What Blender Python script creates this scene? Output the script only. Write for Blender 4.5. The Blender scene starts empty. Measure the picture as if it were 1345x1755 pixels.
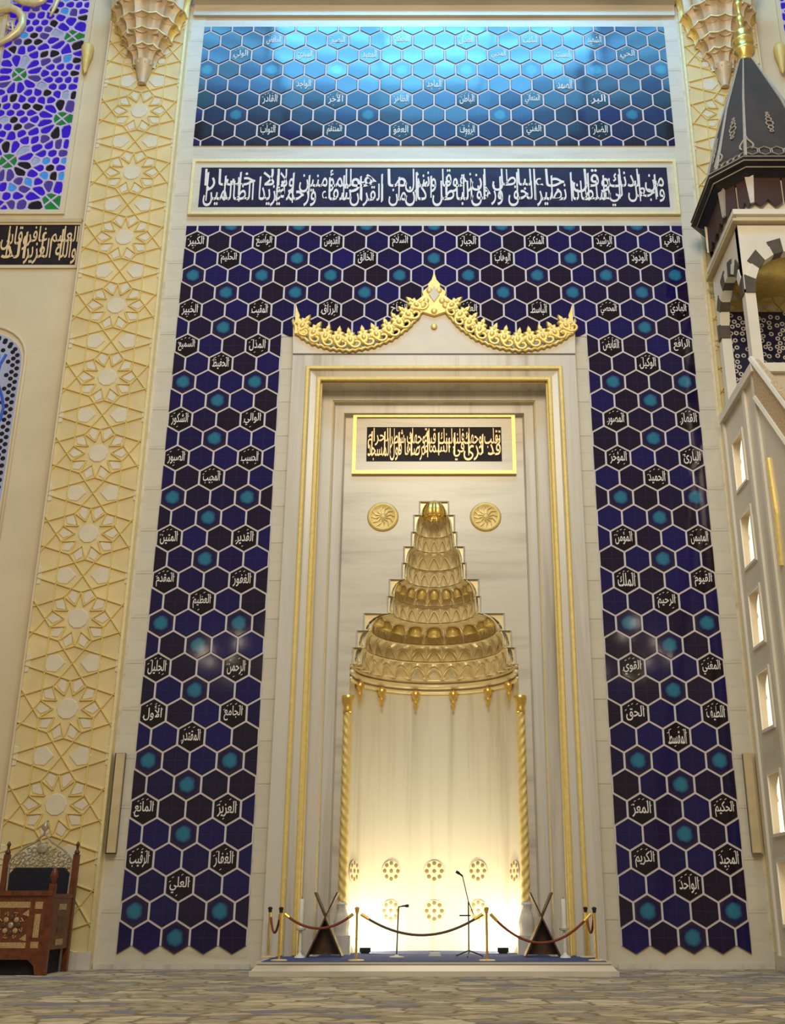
import bpy, bmesh, math, random
from mathutils import Vector, Matrix
PI = math.pi
random.seed(7)
scene = bpy.context.scene
COL = scene.collection
# ------------------------------------------------------------------ camera
F, TH, D, H, CX, CY = 1772.73, 0.3454925, 25.1423, 1.39, 743.74, 910.0
C_, S_ = math.cos(TH), math.sin(TH)
cam = bpy.data.cameras.new('camera'); cam_o = bpy.data.objects.new('camera', cam); COL.objects.link(cam_o)
cam_o.location = (0, -D, H); cam_o.rotation_euler = (PI/2 + TH, 0, 0)
cam.sensor_fit = 'VERTICAL'; cam.sensor_height = 36.0; cam.sensor_width = 36.0*1345/1755
cam.lens = 36.0*F/1755
cam.shift_x = -(CX-672.5)/1755; cam.shift_y = (CY-877.5)/1755
cam.clip_end = 300
scene.camera = cam_o
# ------------------------------------------------------------------ light
scene.view_settings.view_transform = 'Standard'; scene.view_settings.look = 'None'
scene.view_settings.gamma = 1.0; scene.view_settings.use_curve_mapping = False
scene.view_settings.exposure = -0.08
wd = bpy.data.worlds.new('hall_light'); scene.world = wd; wd.use_nodes = True
bg = wd.node_tree.nodes['Background']; bg.inputs[0].default_value = (1.0, 0.85, 0.61, 1); bg.inputs[1].default_value = 0.32
def lamp(name, kind, loc, energy, color, target=None, **kw):
    l = bpy.data.lights.new(name, kind); l.energy = energy; l.color = color
    for k, v in kw.items(): setattr(l, k, v)
    o = bpy.data.objects.new(name, l); COL.objects.link(o); o.location = loc
    if target: o.rotation_euler = (Vector(target)-Vector(loc)).to_track_quat('-Z', 'Y').to_euler()
    return o
WARM = (1.0, 0.83, 0.59)
# added soft warm light on the wall, standing in for unseen hall lamps
lamp('hall_fill_light', 'AREA', (0, -23, 23), 3700, WARM, (0, 0, 11), shape='DISK', size=9)
for dy, dr in ((-12.9, 1.0), (-14.5, 1.0), (-16.2, 0.85), (-18.1, 0.42), (-20.6, 0.18), (-23.6, 0.07)):
    for dx, dc in ((-10.4, 0.28), (-5.2, 0.75), (0, 1.0), (5.2, 0.75), (10.4, 0.28)):
        lamp('blue_sheen_light', 'AREA', (dx, dy, 41), 33*5.2*1.35*dr*dc, (0.13, 0.55, 1.0), (dx*0.4, 1.0, 25), shape='RECTANGLE', size=5.2, size_y=1.5, spread=1.9)  # unseen blue lights added for the upper tiles to reflect
for k in range(26):
    a = 2*PI*k/26
    lamp('chandelier_bulb', 'POINT', (11.5*math.cos(a), -24+5.5*math.sin(a), 12.6), 20, WARM, shadow_soft_size=0.11)

# ------------------------------------------------------------------ helpers
def at(px, py, Y=0.0):
    x = (px-CX)/F; u = (CY-py)/F; t = (Y+D)/(C_-u*S_)
    return (x*t, H+t*(S_+u*C_))
def zz(py, Y=0.0): return at(CX, py, Y)[1]
def xx(px, py, Y=0.0): return at(px, py, Y)[0]
def link(name, me, mat=None, parent=None, loc=(0, 0, 0), rot=None):
    o = bpy.data.objects.new(name, me); COL.objects.link(o); o.location = loc
    if rot: o.rotation_euler = rot
    if mat is not None and not me.materials: me.materials.append(mat)
    if parent is not None: o.parent = parent
    return o
def mk(verts, faces, smooth=False, name='m'):
    me = bpy.data.meshes.new(name); me.from_pydata([tuple(v) for v in verts], [], faces); me.validate(); me.update()
    if smooth: me.polygons.foreach_set('use_smooth', [True]*len(me.polygons))
    return me
class MB:
    def __init__(s): s.v = []; s.f = []
    def add(s, v, f, M=None):
        n = len(s.v); s.v += [tuple(M @ Vector(p)) if M else tuple(p) for p in v]; s.f += [tuple(i+n for i in q) for q in f]; return s
    def box(s, x0, x1, y0, y1, z0, z1, M=None):
        return s.add([(x, y, z) for x in (x0, x1) for y in (y0, y1) for z in (z0, z1)],
                     [(0, 1, 3, 2), (4, 6, 7, 5), (0, 4, 5, 1), (2, 3, 7, 6), (0, 2, 6, 4), (1, 5, 7, 3)], M)
    def prism(s, pts, y0, y1, bev=0.0, M=None):
        # polygon in the XZ plane (counter-clockwise seen from -Y) extruded from y0 (front) to y1 (back)
        n = len(pts)
        cx = sum(p[0] for p in pts)/n; cz = sum(p[1] for p in pts)/n
        if bev:
            v = []
            for p in pts:
                d = math.hypot(p[0]-cx, p[1]-cz) or 1; k = 1-bev/d
                v.append((cx+(p[0]-cx)*k, y0, cz+(p[1]-cz)*k))
            v += [(p[0], y0+bev, p[1]) for p in pts] + [(p[0], y1, p[1]) for p in pts]; L = 3
        else:
            v = [(p[0], y0, p[1]) for p in pts] + [(p[0], y1, p[1]) for p in pts]; L = 2
        f = [tuple(range(n)), tuple(reversed(range((L-1)*n, L*n)))]
        for l in range(L-1):
            for i in range(n):
                j = (i+1) % n; f.append((l*n+i, (l+1)*n+i, (l+1)*n+j, l*n+j))
        return s.add(v, f, M)
    def lathe(s, prof, n=16, M=None, a0=0.0, a1=2*PI, fn=None):
        full = abs(a1-a0-2*PI) < 1e-6; m = n if full else n+1
        v = []
        for (r, z) in prof:
            for i in range(m):
                a = a0+(a1-a0)*i/n; rr = r*(fn(a, z) if fn else 1)
                v.append((rr*math.cos(a), rr*math.sin(a), z))
        f = []
        for k in range(len(prof)-1):
            for i in range(n):
                j = (i+1) % m; f.append((k*m+i, k*m+j, (k+1)*m+j, (k+1)*m+i))
        if full:
            if prof[0][0] > 1e-5: f.append(tuple(reversed(range(m))))
            if prof[-1][0] > 1e-5: f.append(tuple(range((len(prof)-1)*m, len(prof)*m)))
        return s.add(v, f, M)
    def tube(s, pts, r, n=8, closed=False, M=None):
        pts = [Vector(p) for p in pts]; N = len(pts); v = []; up = Vector((0.01, 1, 0.02)).normalized()
        for i, p in enumerate(pts):
            a = pts[(i-1) % N] if (closed or i > 0) else p
            b = pts[(i+1) % N] if (closed or i < N-1) else p
            t = (b-a).normalized(); sx = t.cross(up)
            if sx.length < 1e-3: sx = t.cross(Vector((1, 0, 0)))
            sx.normalize(); sy = sx.cross(t)
            rr = r[i] if isinstance(r, (list, tuple)) else r
            for k in range(n):
                q = 2*PI*k/n; v.append(p+sx*(rr*math.cos(q))+sy*(rr*math.sin(q)))
        f = []
        for i in range(N if closed else N-1):
            j = (i+1) % N
            for k in range(n):
                l = (k+1) % n; f.append((i*n+k, i*n+l, j*n+l, j*n+k))
        if not closed: f += [tuple(reversed(range(n))), tuple(range((N-1)*n, N*n))]
        return s.add(v, f, M)
    def ball(s, c, r, n=10, m=6):
        # ellipsoid
        rx, ry, rz = r if isinstance(r, (list, tuple)) else (r, r, r)
        v = [(c[0], c[1], c[2]-rz)]
        for i in range(1, m):
            b = -PI/2+PI*i/m
            for k in range(n):
                a = 2*PI*k/n; v.append((c[0]+rx*math.cos(b)*math.cos(a), c[1]+ry*math.cos(b)*math.sin(a), c[2]+rz*math.sin(b)))
        v.append((c[0], c[1], c[2]+rz)); f = []
        for k in range(n):
            l = (k+1) % n; f.append((0, 1+l, 1+k)); f.append((len(v)-1, 1+(m-2)*n+k, 1+(m-2)*n+l))
            for i in range(m-2): f.append((1+i*n+k, 1+i*n+l, 1+(i+1)*n+l, 1+(i+1)*n+k))
        return s.add(v, f)
    def usweep(s, xo, zt, zb, prof):
        # mitred inverted-U sweep; prof = [(inset from the outer edge, y)]
        n = len(prof); v = []
        for (q, y) in prof:
            v += [(-xo+q, y, zb), (-xo+q, y, zt-q), (xo-q, y, zt-q), (xo-q, y, zb)]
        f = [(i*4+k, (i+1)*4+k, (i+1)*4+k+1, i*4+k+1) for i in range(n-1) for k in range(3)]
        return s.add(v, f)
    def rsweep(s, x0, x1, z0, z1, prof):
        n = len(prof); v = []
        for (q, y) in prof: v += [(x0+q, y, z0+q), (x0+q, y, z1-q), (x1-q, y, z1-q), (x1-q, y, z0+q)]
        f = [(i*4+k, (i+1)*4+k, (i+1)*4+(k+1) % 4, i*4+(k+1) % 4) for i in range(n-1) for k in range(4)]
        return s.add(v, f)
    def mesh(s, smooth=False):
        me = mk(s.v, s.f, smooth)
        bm = bmesh.new(); bm.from_mesh(me); bmesh.ops.recalc_face_normals(bm, faces=bm.faces); bm.to_mesh(me); bm.free()
        return me
    def obj(s, name, mat, parent=None, smooth=False, loc=(0, 0, 0), rot=None, auto=None):
        me = s.mesh(smooth)
        if auto: sharp(me, auto)
        return link(name, me, mat, parent, loc, rot)
def sharp(me, deg):
    me.polygons.foreach_set('use_smooth', [True]*len(me.polygons))
    bm = bmesh.new(); bm.from_mesh(me)
    for e in bm.edges:
        if len(e.link_faces) == 2 and e.calc_face_angle(0) > math.radians(deg): e.smooth = False
    bm.to_mesh(me); bm.free()
def tag(o, label=None, cat=None, group=None, kind=None):
    if label: o['label'] = label
    if cat: o['category'] = cat
    if group: o['group'] = group
    if kind: o['kind'] = kind
    return o
def thing(name, label, cat, loc=(0, 0, 0), group=None, rz=0):
    o = bpy.data.objects.new(name, None); COL.objects.link(o); o.location = loc; o.rotation_euler = (0, 0, rz); o.empty_display_size = 0.1
    return tag(o, label, cat, group)
def struct(o): return tag(o, kind='structure')
def copy_tree(o, parent=None, loc=None):
    c = o.copy(); COL.objects.link(c)
    if parent is not None: c.parent = parent
    if loc is not None: c.location = loc
    for ch in list(o.children): copy_tree(ch, c)
    return c
def clip(poly, a, b, c):
    # keep a*x+b*z <= c
    out = []
    for i in range(len(poly)):
        p, q = poly[i], poly[(i+1) % len(poly)]
        dp, dq = a*p[0]+b*p[1]-c, a*q[0]+b*q[1]-c
        if dp <= 0: out.append(p)
        if (dp < 0 < dq) or (dq < 0 < dp):
            t = dp/(dp-dq); out.append((p[0]+(q[0]-p[0])*t, p[1]+(q[1]-p[1])*t))
    return out
def area(p): return 0.5*sum(p[i][0]*p[(i+1) % len(p)][1]-p[(i+1) % len(p)][0]*p[i][1] for i in range(len(p)))
def inset(poly, d):
    out = list(poly)
    for i in range(len(poly)):
        p, q = poly[i], poly[(i+1) % len(poly)]
        L = math.hypot(q[0]-p[0], q[1]-p[1])
        if L < 1e-6: continue
        nx, nz = (q[1]-p[1])/L, -(q[0]-p[0])/L
        out = clip(out, nx, nz, nx*p[0]+nz*p[1]-d)
        if len(out) < 3: return []
    return out

# ------------------------------------------------------------------ materials
MATS = {}
class NT:
    def __init__(s, name):
        s.m = bpy.data.materials.new(name); s.m.use_nodes = True; s.t = s.m.node_tree; s.b = s.t.nodes['Principled BSDF']
    def n(s, kind, **kw):
        x = s.t.nodes.new(kind)
        for k, v in kw.items(): setattr(x, k, v)
        return x
    def l(s, a, b): s.t.links.new(a, b)
    def ramp(s, fac, stops, interp='LINEAR'):
        r = s.n('ShaderNodeValToRGB'); e = r.color_ramp.elements; r.color_ramp.interpolation = interp
        while len(e) < len(stops): e.new(0.5)
        for x, (p, c) in zip(e, stops): x.position = p; x.color = (*c, 1)
        s.l(fac, r.inputs[0]); return r.outputs[0]
    def mapped(s, scale, coord='Object'):
        tc = s.n('ShaderNodeTexCoord'); mp = s.n('ShaderNodeMapping'); mp.inputs['Scale'].default_value = scale
        s.l(tc.outputs[coord], mp.inputs[0]); return mp.outputs[0]
    def noise(s, vec, scale, detail=4, rough=0.5, dist=0.0):
        x = s.n('ShaderNodeTexNoise'); x.inputs['Scale'].default_value = scale; x.inputs['Detail'].default_value = detail
        x.inputs['Roughness'].default_value = rough; x.inputs['Distortion'].default_value = dist
        s.l(vec, x.inputs['Vector']); return x.outputs['Fac']
    def bump(s, h, strength, dist=0.02):
        x = s.n('ShaderNodeBump'); x.inputs['Strength'].default_value = strength; x.inputs['Distance'].default_value = dist
        s.l(h, x.inputs['Height']); s.l(x.outputs[0], s.b.inputs['Normal'])
    def set(s, **kw):
        for k, v in kw.items(): s.b.inputs[k].default_value = v
        return s
def simple(name, col, rough=0.5, metal=0.0, var=0.12, scale=6.0, spec=0.5, bump=0.0):
    s = NT(name); nz = s.noise(s.mapped((1, 1, 1)), scale, 3)
    lo = tuple(max(0, c*(1-var)) for c in col); hi = tuple(min(1, c*(1+var)) for c in col)
    s.l(s.ramp(nz, [(0.3, lo), (0.7, hi)]), s.b.inputs['Base Color'])
    s.set(Roughness=rough, Metallic=metal, **{'Specular IOR Level': spec})
    if bump: s.bump(nz, bump)
    return s.m
def marble(name, base, vein, scale, rough=0.28, lo=0.42, hi=0.66):
    s = NT(name); v = s.mapped(scale)
    a = s.noise(v, 1.0, 6, 0.6, 0.6); b = s.noise(s.mapped((0.25, 0.25, 0.25)), 1.0, 2)
    mx = s.n('ShaderNodeMath', operation='MULTIPLY_ADD'); mx.inputs[1].default_value = 0.25; s.l(b, mx.inputs[0]); s.l(a, mx.inputs[2])
    s.l(s.ramp(mx.outputs[0], [(lo, vein), (0.5*(lo+hi), tuple(0.35*x+0.65*y for x, y in zip(vein, base))), (hi, base)]), s.b.inputs['Base Color'])
    s.set(Roughness=rough); return s.m
def emis(name, col, strength, base=(0.01, 0.01, 0.015), rough=0.3):
    s = NT(name); nz = s.noise(s.mapped((1, 1, 1), 'Generated'), 2.5, 2)
    c = s.ramp(nz, [(0.3, tuple(x*0.75 for x in col)), (0.7, col)])
    s.l(c, s.b.inputs['Emission Color']); s.set(Roughness=rough, **{'Base Color': (*base, 1), 'Emission Strength': strength, 'Specular IOR Level': 0.15}); return s.m
CREAM = (0.66, 0.58, 0.42)
M_MARBLE = marble('marble_wall', (0.66, 0.61, 0.52), (0.46, 0.40, 0.32), (0.25, 1, 1.6))
M_MARBLE_V = marble('marble_vertical', (0.65, 0.60, 0.51), (0.44, 0.38, 0.30), (2.6, 1, 0.12))
M_MARBLE_H = marble('marble_horizontal', (0.66, 0.60, 0.48), (0.47, 0.41, 0.32), (0.22, 1, 2.4))
M_NICHE = marble('marble_niche', (0.68, 0.63, 0.50), (0.52, 0.47, 0.35), (3.0, 2.0, 0.10))
M_CREAM = simple('cream_stone', (0.72, 0.60, 0.40), 0.55, 0, 0.05, 0.7)
M_CARVE_BG = simple('carved_ground', (0.72, 0.57, 0.28), 0.5, 0, 0.10, 1.0)
M_CARVE_STRAP = simple('carved_strap', (0.78, 0.60, 0.22), 0.38, 0.15, 0.06, 1.0)
M_CARVE_INLAY = simple('carved_inlay', (0.72, 0.63, 0.46), 0.5, 0, 0.05, 2.0)
M_CORBEL = simple('corbel_stone', (0.62, 0.46, 0.28), 0.45, 0.1, 0.12, 3.0)
M_GOLD = simple('polished_gold', (0.90, 0.62, 0.16), 0.30, 0.85, 0.10, 8.0)
M_GILT = simple('gilded_plaster', (0.93, 0.70, 0.24), 0.42, 0.45, 0.10, 9.0)
M_PALEGILT = simple('pale_gilding', (0.86, 0.72, 0.38), 0.40, 0.3, 0.08, 9.0)
M_SOFTGOLD = simple('soft_gold_leaf', (0.80, 0.60, 0.20), 0.5, 0.15, 0.08, 9.0)
M_CRESTGOLD = simple('crest_gold_leaf', (0.88, 0.66, 0.22), 0.42, 0.3, 0.10, 9.0)
M_WHITE = simple('white_lettering', (0.78, 0.72, 0.68), 0.5, 0, 0.03)
M_GOLDTEXT = simple('gold_lettering', (0.90, 0.66, 0.36), 0.4, 0.2, 0.05)
M_GROUT = simple('pale_grout', (0.66, 0.60, 0.64), 0.6, 0, 0.04)
M_NAVY = simple('navy_glaze', (0.016, 0.014, 0.05), 0.14, 0, 0.3, 3.0)
M_BLACKPANEL = simple('black_glaze', (0.02, 0.013, 0.014), 0.6, 0, 0.3, 3.0, 0.2)
M_WOOD = simple('reddish_walnut', (0.14, 0.036, 0.010), 0.4, 0, 0.35, 9.0)
M_DARKWOOD = simple('dark_walnut', (0.09, 0.045, 0.018), 0.45, 0, 0.3, 9.0)
M_INLAY = simple('pearl_inlay', (0.44, 0.29, 0.13), 0.35, 0, 0.3, 25.0)
M_LACE = simple('silvered_fretwork', (0.42, 0.36, 0.26), 0.35, 0.3, 0.3, 20.0)
M_VELVET = simple('dark_velvet', (0.012, 0.010, 0.020), 0.9, 0, 0.3, 12.0)
M_ROPE = simple('red_brown_velvet', (0.22, 0.045, 0.018), 0.8, 0, 0.25, 30.0)
M_BLACK = simple('black_metal', (0.02, 0.018, 0.018), 0.4, 0.2, 0.2, 10.0)
M_WAX = simple('candle_wax', (0.78, 0.73, 0.62), 0.5, 0, 0.03)
M_SPIRE = simple('spire_lead', (0.050, 0.032, 0.021), 0.65, 0.0, 0.25, 2.0)
M_SPIREDARK = simple('spire_dark_trim', (0.012, 0.009, 0.012), 0.35, 0, 0.25, 4.0)
M_SILVER = simple('silvered_trim', (0.45, 0.40, 0.32), 0.4, 0.2, 0.1, 6.0)
M_DARKSTONE = simple('dark_voussoir_stone', (0.085, 0.066, 0.045), 0.5, 0, 0.2, 4.0)
M_MINBAR = marble('minbar_marble', (0.66, 0.58, 0.45), (0.54, 0.46, 0.34), (0.5, 0.8, 0.8), lo=0.38, hi=0.6)
M_MINBAR_LT = simple('minbar_pale_marble', (0.76, 0.70, 0.58), 0.35, 0, 0.05, 1.0)
M_BARWOOD = simple('pale_timber', (0.60, 0.47, 0.26), 0.5, 0, 0.08, 3.0)
M_BLUECARPET = simple('blue_carpet', (0.045, 0.065, 0.20), 0.95, 0, 0.3, 14.0)
M_LITNICHE = emis('niche_wall_glow', (1.0, 0.88, 0.62), 1.6, (0.6, 0.55, 0.45), 0.5)  # emission stands in for light falling on the niche back walls
GLASS = {'blue': emis('cobalt_glass', (0.040, 0.006, 0.60), 0.9), 'violet': emis('violet_glass', (0.10, 0.06, 0.40), 0.7),
         'black': emis('unlit_glass', (0.02, 0.012, 0.02), 0.5), 'cyan': emis('turquoise_glass', (0.06, 0.32, 0.85), 0.9),
         'green': emis('green_glass', (0.012, 0.22, 0.035), 0.9), 'pale': emis('pale_blue_glass', (0.45, 0.55, 0.80), 0.7)}
M_LATTICE = simple('lilac_lattice', (0.60, 0.50, 0.70), 0.6, 0, 0.1, 1.5)
def tile_mat(name, kind):
    s = NT(name); tc = s.n('ShaderNodeTexCoord'); oi = s.n('ShaderNodeObjectInfo')
    base = s.ramp(oi.outputs['Random'], [(0.0, (0.011, 0.005, 0.016)), (0.35, (0.010, 0.005, 0.034)), (0.60, (0.007, 0.004, 0.066)), (1.0, (0.009, 0.006, 0.105))])
    sep = s.n('ShaderNodeSeparateXYZ'); s.l(tc.outputs['Object'], sep.inputs[0])
    def m(op, a, b=None):
        x = s.n('ShaderNodeMath', operation=op)
        for i, q in enumerate((a, b)):
            if q is None: continue
            if isinstance(q, (int, float)): x.inputs[i].default_value = q
            else: s.l(q, x.inputs[i])
        return x.outputs[0]
    X, Z = sep.outputs['X'], sep.outputs['Z']
    rad = m('SQRT', m('ADD', m('MULTIPLY', X, X), m('MULTIPLY', Z, Z)))
    nz = s.noise(tc.outputs['Object'], 9.0, 3)
    out = base
    def mix(fac, a, b):
        x = s.n('ShaderNodeMix', data_type='RGBA'); s.l(fac, x.inputs[0])
        for i, q in ((6, a), (7, b)):
            if isinstance(q, tuple): x.inputs[i].default_value = (*q, 1)
            else: s.l(q, x.inputs[i])
        return x.outputs[2]
    if kind == 'plain':
        ax = m('MINIMUM', m('ABSOLUTE', X), m('ABSOLUTE', Z))
        line = m('MULTIPLY', m('LESS_THAN', ax, 0.006), 0.35)
        out = mix(line, out, (0.05, 0.035, 0.16))
        out = mix(m('MULTIPLY', nz, 0.45), out, (0.010, 0.006, 0.030))
    if kind == 'teal':
        petal = m('ADD', rad, m('MULTIPLY', m('SUBTRACT', nz, 0.5), 0.09))
        f = s.ramp(petal, [(0.10, (1, 1, 1)), (0.145, (0.75, 0.75, 0.75)), (0.20, (0, 0, 0))])
        out = mix(m('GREATER_THAN', rad, 0.275), (0.010, 0.008, 0.060), (0.030, 0.016, 0.040))
        x = s.n('ShaderNodeMix', data_type='RGBA'); s.l(f, x.inputs[0]); s.l(out, x.inputs[6]); x.inputs[7].default_value = (0.022, 0.165, 0.27, 1); out = x.outputs[2]
    if kind == 'text':
        x = s.n('ShaderNodeRGB'); x.outputs[0].default_value = (0.006, 0.003, 0.008, 1); out = x.outputs[0]
    s.l(out, s.b.inputs['Base Color'])
    s.set(Roughness=0.08, IOR=1.5)
    s.bump(nz, 0.05, 0.004)
    return s.m
M_TILE = {k: tile_mat('hex_tile_'+k, k) for k in ('plain', 'teal', 'text')}
def carpet_mat():
    s = NT('prayer_carpet'); tc = s.n('ShaderNodeTexCoord')
    mp = s.n('ShaderNodeMapping'); mp.inputs['Scale'].default_value = (0.6, 1, 0); s.l(tc.outputs['Object'], mp.inputs[0])
    nz = s.n('ShaderNodeTexNoise'); nz.inputs['Scale'].default_value = 1.6; nz.inputs['Detail'].default_value = 3; s.l(mp.outputs[0], nz.inputs['Vector'])
    wv = s.n('ShaderNodeMix', data_type='VECTOR'); wv.inputs[0].default_value = 0.28; s.l(mp.outputs[0], wv.inputs[4]); s.l(nz.outputs['Color'], wv.inputs[5])
    vo = s.n('ShaderNodeTexVoronoi', feature='F1'); vo.inputs['Scale'].default_value = 3.6; s.l(wv.outputs[1], vo.inputs['Vector'])
    ed = s.n('ShaderNodeTexVoronoi', feature='DISTANCE_TO_EDGE'); ed.inputs['Scale'].default_value = 3.6; s.l(wv.outputs[1], ed.inputs['Vector'])
    sp = s.n('ShaderNodeSeparateColor'); s.l(vo.outputs['Color'], sp.inputs[0])
    c = s.ramp(sp.outputs[0], [(0.0, (0.50, 0.42, 0.28)), (0.30, (0.41, 0.35, 0.25)), (0.52, (0.60, 0.52, 0.36)), (0.66, (0.31, 0.28, 0.25)), (0.80, (0.36, 0.30, 0.21)), (0.93, (0.23, 0.22, 0.26))], 'CONSTANT')
    e = s.ramp(ed.outputs['Distance'], [(0.02, (0, 0, 0)), (0.07, (1, 1, 1))])
    mx = s.n('ShaderNodeMix', data_type='RGBA'); s.l(e, mx.inputs[0]); mx.inputs[6].default_value = (0.25, 0.19, 0.11, 1); s.l(c, mx.inputs[7])
    n2 = s.noise(mp.outputs[0], 9.0, 4)
    m2 = s.n('ShaderNodeMix', data_type='RGBA', blend_type='MULTIPLY'); m2.inputs[0].default_value = 0.6; s.l(mx.outputs[2], m2.inputs[6])
    s.l(s.ramp(n2, [(0.35, (0.6, 0.6, 0.62)), (0.65, (1.25, 1.2, 1.1))]), m2.inputs[7])
    s.l(m2.outputs[2], s.b.inputs['Base Color']); s.set(Roughness=0.95, **{'Specular IOR Level': 0.1}); s.bump(n2, 0.3, 0.01)
    return s.m
M_CARPET = carpet_mat()

# ------------------------------------------------------------------ Arabic lettering (joined forms, set right to left)
AF = {}
_c = 0xFE81
for ch, n in [('\u0622', 2), ('\u0623', 2), ('\u0624', 2), ('\u0625', 2), ('\u0626', 4), ('\u0627', 2), ('\u0628', 4), ('\u0629', 2), ('\u062A', 4), ('\u062B', 4), ('\u062C', 4), ('\u062D', 4), ('\u062E', 4), ('\u062F', 2), ('\u0630', 2), ('\u0631', 2), ('\u0632', 2), ('\u0633', 4), ('\u0634', 4), ('\u0635', 4), ('\u0636', 4), ('\u0637', 4), ('\u0638', 4), ('\u0639', 4), ('\u063A', 4), ('\u0641', 4), ('\u0642', 4), ('\u0643', 4), ('\u0644', 4), ('\u0645', 4), ('\u0646', 4), ('\u0647', 4), ('\u0648', 2), ('\u0649', 2), ('\u064A', 4)]:
    AF[ch] = (_c, n); _c += n
LAMALEF = {'\u0622': 0xFEF5, '\u0623': 0xFEF7, '\u0625': 0xFEF9, '\u0627': 0xFEFB}
def shape(txt):
    out = []; i = 0; prev = False
    while i < len(txt):
        ch = txt[i]; nx = txt[i+1] if i+1 < len(txt) else ' '
        if ch not in AF:
            out.append('\uFE80' if ch == '\u0621' else ch); prev = False; i += 1; continue
        if ch == '\u0644' and nx in LAMALEF:
            out.append(chr(LAMALEF[nx]+(1 if prev else 0))); prev = False; i += 2; continue
        c, n = AF[ch]; nj = nx in AF and n == 4
        out.append(chr(c+(3 if prev and nj else 2 if nj else 1 if prev else 0))); prev = n == 4; i += 1
    return ''.join(reversed(out))
def text_mesh(txt, w, h, depth=0.012, offset=0.0):
    # lettering in the XZ plane facing -Y, stretched into a w x h box about the origin
    cu = bpy.data.curves.new('lettering', 'FONT'); cu.body = shape(txt); cu.size = 1; cu.extrude = 0.01; cu.resolution_u = 2; cu.offset = offset
    o = bpy.data.objects.new('lettering', cu); COL.objects.link(o)
    me = bpy.data.meshes.new_from_object(o); bpy.data.objects.remove(o); bpy.data.curves.remove(cu)
    n = len(me.vertices); co = [0.0]*(3*n); me.vertices.foreach_get('co', co)
    xs, ys = co[0::3], co[1::3]; x0, x1, y0, y1 = min(xs), max(xs), min(ys), max(ys)
    for k in range(n):
        x, y, z = co[3*k:3*k+3]
        co[3*k] = ((x-x0)/(x1-x0)-0.5)*w; co[3*k+2] = ((y-y0)/(y1-y0)-0.5)*h; co[3*k+1] = -z*depth/0.02
    me.vertices.foreach_set('co', co); me.update(); me.materials.clear()
    return me

_tw = {}
def text_width(txt):
    if txt not in _tw:
        cu = bpy.data.curves.new('lettering', 'FONT'); cu.body = shape(txt); cu.size = 1; o = bpy.data.objects.new('lettering', cu); COL.objects.link(o)
        bpy.context.view_layer.update(); _tw[txt] = max(0.2, o.dimensions.x); bpy.data.objects.remove(o); bpy.data.curves.remove(cu)
    return _tw[txt]

# ------------------------------------------------------------------ setting: floor and walls
YM = -0.35
XO = abs(xx(502, 607, YM)); ZT = zz(607, YM)            # mihrab block outer edge
PLAT_Z = 0.28
XW = 7.66                                               # inner edge of the carved pilasters
b = MB(); b.box(-26, 26, -40, 6, -0.3, 0.0)
struct(b.obj('floor', M_CARPET))
b = MB()
xop, zop = XO-0.3, ZT-0.3
b.box(-XW-0.1, -xop, 0.012, 1.0, 0, 30); b.box(xop, XW+0.1, 0.012, 1.0, 0, 30); b.box(-xop, xop, 0.012, 1.0, zop, 30)
WALL = struct(b.obj('wall_back', M_MARBLE_H))
# marble slabs facing the strips beside the tile panels
W = 0.65; TX = 11*W; TI = 6.5*W; ROW = (19.255-0.658)/33
slabs = {}
def slab_column(x0, x1, z0, z1, n, y0):
    h = (z1-z0)/n; key = (round(x1-x0, 3), round(h, 3))
    if key not in slabs:
        m = MB(); q = h/2-0.006; m.box(-(x1-x0)/2, (x1-x0)/2, 0.002, 0.012, -q, q); me = m.mesh(); me.materials.append(M_MARBLE_H); slabs[key] = me
    for k in range(n): link('marble_slab', slabs[key], None, WALL, ((x0+x1)/2, y0, z0+h*(k+0.5)))
for s in (-1, 1):
    x0, x1 = sorted((s*(TI-0.03), s*XO)); slab_column(x0, x1, 0.02, zz(577), 16, 0)
    x0, x1 = sorted((s*(TX+0.02), s*(TX+0.44))); slab_column(x0, x1, 0.02, 27.8, 24, 0)
b = MB(); b.box(-TX-0.4, TX+0.4, -0.35, 0.0, zz(13), 29.5); b.box(-TX-0.4, TX+0.4, -0.10, 0, zz(30), zz(13))
struct(b.obj('trim_1', M_MARBLE_H))
b = MB(); b.tube([(-TX-0.4, -0.36, zz(13)+0.03), (TX+0.4, -0.36, zz(13)+0.03)], 0.05, 8); struct(b.obj('trim_2', M_GILT))
for s, nm in ((-1, 'wall_left'), (1, 'wall_right')):
    b = MB(); x0, x1 = sorted((s*10.05, s*26)); b.box(x0, x1, 0.45, 1.4, 0, 30); struct(b.obj(nm, M_CREAM))
for s, nm in ((-1, 'baseboard_left'), (1, 'baseboard_right')):
    b = MB(); x0, x1 = sorted((s*(TI-0.1), s*(XW-0.02))); b.box(x0, x1, -0.05, 0, 0, 0.10); struct(b.obj(nm, M_MARBLE_V))

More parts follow.
